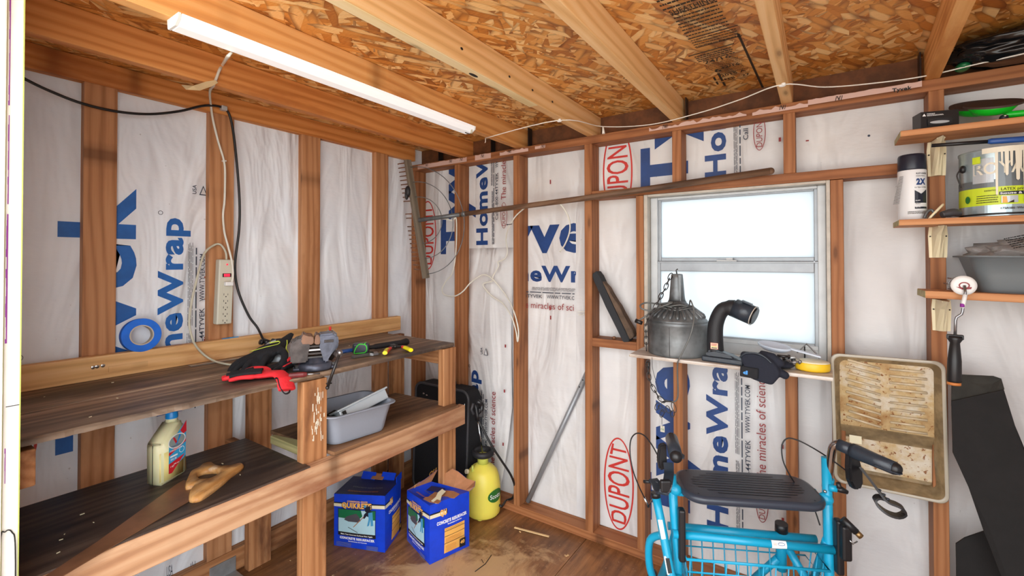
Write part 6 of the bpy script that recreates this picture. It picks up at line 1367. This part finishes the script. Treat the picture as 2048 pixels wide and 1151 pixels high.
tp('seat_tube', [([wl(UL, -.025, .567), wl(UR, -.025, .567)], .011, 'teal'), ([wl(UL, .045, .562), wl(UR, .045, .562)], .010, 'teal')])
for q in (UR-.008, UL+.008): mb = MB(); mb.ball(wl(q, -.03, .578), (.021, .017, .019), 'teal'); part(mb, 'seat_joint', wk, WK)
# cross bars
hb = tp('cross_bar', [([wl(UL-.005, -.055, .452), wl(UR+.006, -.055, .440)], .0125, 'teal')]); tp('cross_bar', [([wl(UL, .045, .42), wl(UR, .045, .412)], .0125, 'teal')])
mb = MB(); c = wl(.070, -.055, .4455); 
for i in range(10):
    pass
def bf(a, b, off):
    t_ = b/.013; return c+A_*a+(-Bk*math.cos(t_-.0)+V3(0, 0, 1)*math.sin(t_))*(.0128+off)
f = Face(mb, (0, 0, 0), (1, 0, 0), (0, 1, 0), .0004, None, bf)
vs = []; 
for i in range(9): vs += [(-.021, -.010+.026*i/8), (.021, -.010+.026*i/8)]
f.add(vs, [(2*i, 2*i+1, 2*i+3, 2*i+2) for i in range(8)], 'print_white'); f.ring(.006, .006, .010, .0045, .0014, 'print_navy', 20); f.lines(-.017, .002, .010, .007, 3, 'copper', 3, .3)
part(mb, 'sticker', wk, WK, 'white maker sticker')
# centre folding posts
for s in (.125,): tp('folding_post', [([wl(s, .05, .44), wl(s, .055, .30)], .016, 'teal'), ([wl(s, .05, .452), wl(s, .052, .425)], .019, 'black_plastic'), ([wl(s+.01, .05, .39), wl(s+.09, .0, .24)], .012, 'teal'), ([wl(s-.01, .05, .34), wl(s-.08, .10, .22)], .012, 'teal')])
# left outer brake tube
tp('brake_tube', [([wl(UL-.052, -.035, .556), wl(UL-.042, -.05, .50), wl(UL-.020, -.09, .36), wl(UL-.0, -.12, .28)], .013, 'teal'), ([wl(UL-.054, -.034, .568), wl(UL-.051, -.036, .552)], .0145, 'black_plastic'), (smooth_path([wl(UL-.030, -.01, .42), wl(UL-.062, .02, .38), wl(UL-.060, .04, .28), wl(UL-.03, .05, .2)]), .012, 'teal')])
mb = MB(); B = frame(wl(UL-.036, -.077, .445), (wl(UL-.020, -.09, .36)-wl(UL-.042, -.05, .50)), -Bk); f = Face(mb, B @ V3(-.04, .003, .0), B.to_3x3() @ V3(1, 0, 0), B.to_3x3() @ V3(0, 0, -1), .0)
mb.box((-.055, -.006, -.007), (.0, .002, .007), 'print_white', .002, B); part(mb, 'sticker', wk, WK, 'long white label on the left tube'); mb = MB(); mb.box((.045, -.008, -.009), (.095, .001, .009), 'print_white', .002, B); mb.box((.05, -.0005, -.006), (.09, .0022, .006), 'print_black', 0, B); part(mb, 'sticker', wk, WK, 'white label on the left tube')
# black folding levers on both sides
for s, nm in ((UL+.020, -1), (UR+.010, 1)):
    mb = MB(); B = frame(wl(s, -.062, .462), (-.10*0, 0, 1), A_); mb.box((-.085, -.010, -.016), (.075, .010, .012), 'black_plastic', .006, B, 3)
    if nm > 0: mb.box((-.03, -.006, -.036), (.07, .020, -.01), 'black_plastic', .006, B, 3); mb.tube([wl(s, -.085, .55), wl(s+.028, -.10, .522)], .010, 'black_plastic', 12); mb.tube([wl(s+.028, -.10, .522), wl(s+.038, -.105, .512)], .0085, 'brass', 12); mb.tube([wl(s+.026, -.108, .50), wl(s+.012, -.112, .494), wl(s+.004, -.112, .504)], .002, 'chrome', 6)
    part(mb, 'side_lock', wk, WK)
# wire basket
mb = MB(); zb, z2 = .395, .235; t0, t1, s0, s1 = -.085, .055, UL+.03, UR-.025
mb.tube([wl(s0, t0, zb), wl(s1, t0, zb), wl(s1, t1, zb), wl(s0, t1, zb)], .0042, 'teal', 8, closed=True, smooth=True); mb.tube([wl(s0+.02, t0+.02, z2), wl(s1-.02, t0+.02, z2), wl(s1-.02, t1-.02, z2), wl(s0+.02, t1-.02, z2)], .0035, 'teal', 8, closed=True)
for k in range(11):
    a = s0+.035*k+.01; mb.tube([wl(a, t0, zb), wl(a, t0+.02, z2)], .0022, 'teal', 6); mb.tube([wl(a, t1, zb), wl(a, t1-.02, z2)], .0022, 'teal', 6); mb.tube([wl(a, t0+.02, z2), wl(a, t1-.02, z2)], .0022, 'teal', 6)
for k in range(1, 4):
    z_ = zb+(z2-zb)*k/4; o_ = .02*k/4; mb.tube([wl(s0+o_, t0+o_, z_), wl(s1-o_, t0+o_, z_), wl(s1-o_, t1-o_, z_), wl(s0+o_, t1-o_, z_)], .0022, 'teal', 6, closed=True)
    a = t0+(t1-t0)*k/4; mb.tube([wl(s0, a, zb), wl(s0+.02, a, z2)], .0022, 'teal', 6); mb.tube([wl(s1, a, zb), wl(s1-.02, a, z2)], .0022, 'teal', 6)
part(mb, 'wire_basket', wk, WK)
# right handle set
d = 1.40
pA = atd(1656, 962, 1.405); pB = atd(1663, 905, 1.385); pC = atd(1669, 890, 1.375); pD = atd(1684, 886, 1.36)
mb = MB(); mb.tube(smooth_path([wl(UR+.002, -.02, .64), pA, pB, pC, pD], 5), .0115, 'chrome', 16); part(mb, 'handle_post', wk, WK, 'bare steel post')
mb = MB(); mb.tube([atd(1655, 975, 1.405), atd(1657, 955, 1.402)], .0158, 'teal', 16, cap=True); mb.tube([atd(1657, 974, 1.385), atd(1674, 977, 1.375)], .010, 'teal', 12); mb.ball(atd(1650, 982, 1.385), (.005, .005, .005), 'chrome'); part(mb, 'height_clamp', wk, WK)
mb = MB(); a = atd(1672, 976, 1.375); mb.tube([a, atd(1682, 978, 1.37), atd(1695, 984, 1.365)], [.008, .010, .006], 'black_plastic', 12); mb.tube([atd(1680, 978, 1.37), atd(1676, 965, 1.37)], [.007, .006], 'black_plastic', 10); part(mb, 'clamp_knob', wk, WK)
g0_ = atd(1676, 888, 1.345); g1 = atd(1705, 900, 1.315); g2 = atd(1790, 936, 1.215)
mb = MB(); mb.tube([g0_, g1], [.0165, .0175], 'slate_plastic', 20); mb.tube([g1, g1+(g2-g1)*.12, g1+(g2-g1)*.55, g2], [.0205, .021, .0185, .0175], 'slate_plastic', 24)
ax = (g2-g1).normalized(); sd_ = ax.cross(V3(0, 0, 1)).normalized(); mb.prism([(0, 0), (.085, 0), (.085, .014), (.03, .022)], .004, 'slate_plastic', frame(g1+(g2-g1)*.38-V3(0, 0, .006), ax, sd_), .001)
mb.ball(g2, (.0165, .0165, .0165), 'black_plastic'); part(mb, 'handle_grip', wk, WK)
mb = MB(); c = atd(1706, 945, 1.325); mb.prism([(-.020, .065), (.012, .055), (.028, .01), (.030, -.030), (.018, -.048), (-.006, -.044), (-.020, -.02), (-.024, .02)], .020, 'black_plastic', frame(c, cr*.95+cf*.3, V3(0, 0, 1)), .005); part(mb, 'brake_body', wk, WK)
lv = [atd(1722, 935, 1.31), atd(1740, 958, 1.285), atd(1758, 982, 1.26), atd(1775, 1000, 1.24), atd(1795, 1009, 1.225), atd(1806, 1016, 1.22), atd(1808, 1025, 1.22), atd(1795, 1031, 1.22), atd(1774, 1024, 1.235), atd(1756, 1010, 1.25), atd(1750, 999, 1.255), atd(1757, 993, 1.255), atd(1770, 996, 1.25)]
def ribbon(mb, pts, wd, th, wdir, mat):
    P_ = smooth_path(pts, 4); rg = []
    for i, p in enumerate(P_):
        t_ = (P_[min(i+1, len(P_)-1)]-P_[max(i-1, 0)]).normalized(); w_ = (wdir-t_*wdir.dot(t_)).normalized()*wd/2; n_ = t_.cross(w_).normalized()*th/2
        rg.append([mb.bm.verts.new(p+q) for q in (w_+n_, -w_+n_, -w_-n_, w_-n_)])
    fs = [mb.bm.faces.new((rg[i][j], rg[i][(j+1) % 4], rg[i+1][(j+1) % 4], rg[i+1][j])) for i in range(len(rg)-1) for j in range(4)]+[mb.bm.faces.new(rg[0][::-1]), mb.bm.faces.new(rg[-1])]; mb._paint(fs, mat, False)
mb = MB(); ribbon(mb, lv, .026, .0055, cf*.9+cr*.45, 'black_plastic'); bmesh.ops.recalc_face_normals(mb.bm, faces=mb.bm.faces[:])
for q in (lv[2], lv[2]*.5+lv[3]*.5, lv[3]): mb.ball(q+V3(0, 0, .004), (.006, .006, .003), 'slate_plastic', seg=8)
part(mb, 'brake_lever', wk, WK, 'black looped brake lever')
mb = MB(); mb.tube(smooth_path([atd(1697, 944, 1.34), atd(1672, 925, 1.38), atd(1650, 910, 1.42), atd(1622, 893, 1.46), atd(1596, 880, 1.48), atd(1575, 876, 1.49), atd(1564, 890, 1.49), atd(1566, 920, 1.48), atd(1580, 950, 1.47), atd(1600, 980, 1.47), atd(1625, 1010, 1.45), atd(1640, 1050, 1.42)], 6), .0022, 'cord_black', 8); part(mb, 'brake_cable', wk, WK)
# left handle set
mb = MB(); mb.tube([wl(UL, -.02, .60), atd(1332, 975, 1.47), atd(1338, 940, 1.45)], .0115, 'chrome', 16); part(mb, 'handle_post', wk, WK, 'bare steel post')
h0_ = atd(1343, 876, 1.47); h1_ = atd(1352, 912, 1.36)
mb = MB(); mb.tube([h0_-(h1_-h0_)*.05, h0_+(h1_-h0_)*.1], [.017, .018], 'alu', 20); mb.tube([h0_, h0_+(h1_-h0_)*.6, h1_], [.019, .020, .019], 'slate_plastic', 24); mb.ball(h1_, .0185, 'black_plastic'); ax = (h1_-h0_).normalized(); mb.prism([(0, 0), (.06, 0), (.06, .022), (.04, .026)], .004, 'slate_plastic', frame(h0_+(h1_-h0_)*.55, ax, cr), .001); part(mb, 'handle_grip', wk, WK)
mb = MB(); mb.prism([(-.010, .048), (.012, .052), (.014, -.01), (.004, -.032), (-.010, -.03), (-.016, .0)], .018, 'black_plastic', frame(atd(1324, 918, 1.44), cr, V3(0, 0, 1)), .004); part(mb, 'brake_body', wk, WK)
mb = MB(); ribbon(mb, [atd(1336, 925, 1.42), atd(1338, 942, 1.40), atd(1337, 955, 1.37), atd(1334, 970, 1.35), atd(1326, 985, 1.35), atd(1318, 980, 1.37), atd(1312, 966, 1.40), atd(1306, 958, 1.42)], .028, .006, cr*.95-cf*.2, 'slate_plastic'); bmesh.ops.recalc_face_normals(mb.bm, faces=mb.bm.faces[:]); part(mb, 'brake_lever', wk, WK, 'black looped brake lever')
mb = MB(); mb.obox(atd(1331, 971, 1.35), cr*.016, V3(0, 0, .018), cf*.008, 'black_plastic', .005); part(mb, 'lever_stop', wk, WK); mb = MB(); mb.tube([atd(1287, 962, 1.43), atd(1302, 963, 1.42)], [.005, .0045], 'black_plastic', 10); mb.tube([atd(1302, 963, 1.42), atd(1318, 965, 1.40)], [.008, .006], 'slate_plastic', 10); part(mb, 'clamp_knob', wk, WK)
cb = [atd(1318, 915, 1.44), atd(1303, 888, 1.47), atd(1288, 870, 1.50), atd(1273, 866, 1.52), atd(1262, 878, 1.53), atd(1260, 905, 1.53), atd(1266, 940, 1.52), atd(1278, 972, 1.52), atd(1289, 995, 1.52)]
mb = MB(); mb.tube(smooth_path(cb, 6), .0022, 'cord_black', 8); a = cb[-1]; b = atd(1297, 1013, 1.52); mb.tube([a, b], .0042, 'chrome', 8); mb.tube([b, wl(UL-.053, -.034, .566)], .0018, 'chrome', 6); part(mb, 'brake_cable', wk, WK)

# ================================================================ light: open sky through the doorway and window
wd = bpy.data.worlds.new('world'); SC.world = wd; wd.use_nodes = True; nt = wd.node_tree; bg = nt.nodes['Background']
tc = nt.nodes.new('ShaderNodeTexCoord'); sx2 = nt.nodes.new('ShaderNodeSeparateXYZ'); nt.links.new(tc.outputs['Generated'], sx2.inputs[0])
rp = nt.nodes.new('ShaderNodeValToRGB'); mr = nt.nodes.new('ShaderNodeMapRange'); mr.inputs[1].default_value = -1; mr.inputs[2].default_value = 1
nt.links.new(sx2.outputs[2], mr.inputs[0]); nt.links.new(mr.outputs[0], rp.inputs[0])
e = rp.color_ramp.elements; e[0].position = .3; e[0].color = (.84, .79, .70, 1); e[1].position = .55; e[1].color = (.95, .98, 1.0, 1)
nt.links.new(rp.outputs[0], bg.inputs[0])
sd2 = nt.nodes.new('ShaderNodeMath'); sd2.operation = 'MULTIPLY_ADD'; nt.links.new(sx2.outputs[0], sd2.inputs[0]); sd2.inputs[1].default_value = 2.2; sd2.inputs[2].default_value = 4.7; nt.links.new(sd2.outputs[0], bg.inputs[1])   # sideways sky gradient added to lift the left wall, brighter to the right
SC.view_settings.view_transform = 'Standard'; SC.view_settings.look = 'None'; SC.view_settings.gamma = 1; SC.view_settings.use_curve_mapping = False
SC.view_settings.exposure = 0.0
SC.cycles.max_bounces = 8; SC.cycles.diffuse_bounces = 5; SC.cycles.use_denoising = True; SC.cycles.transparent_max_bounces = 8
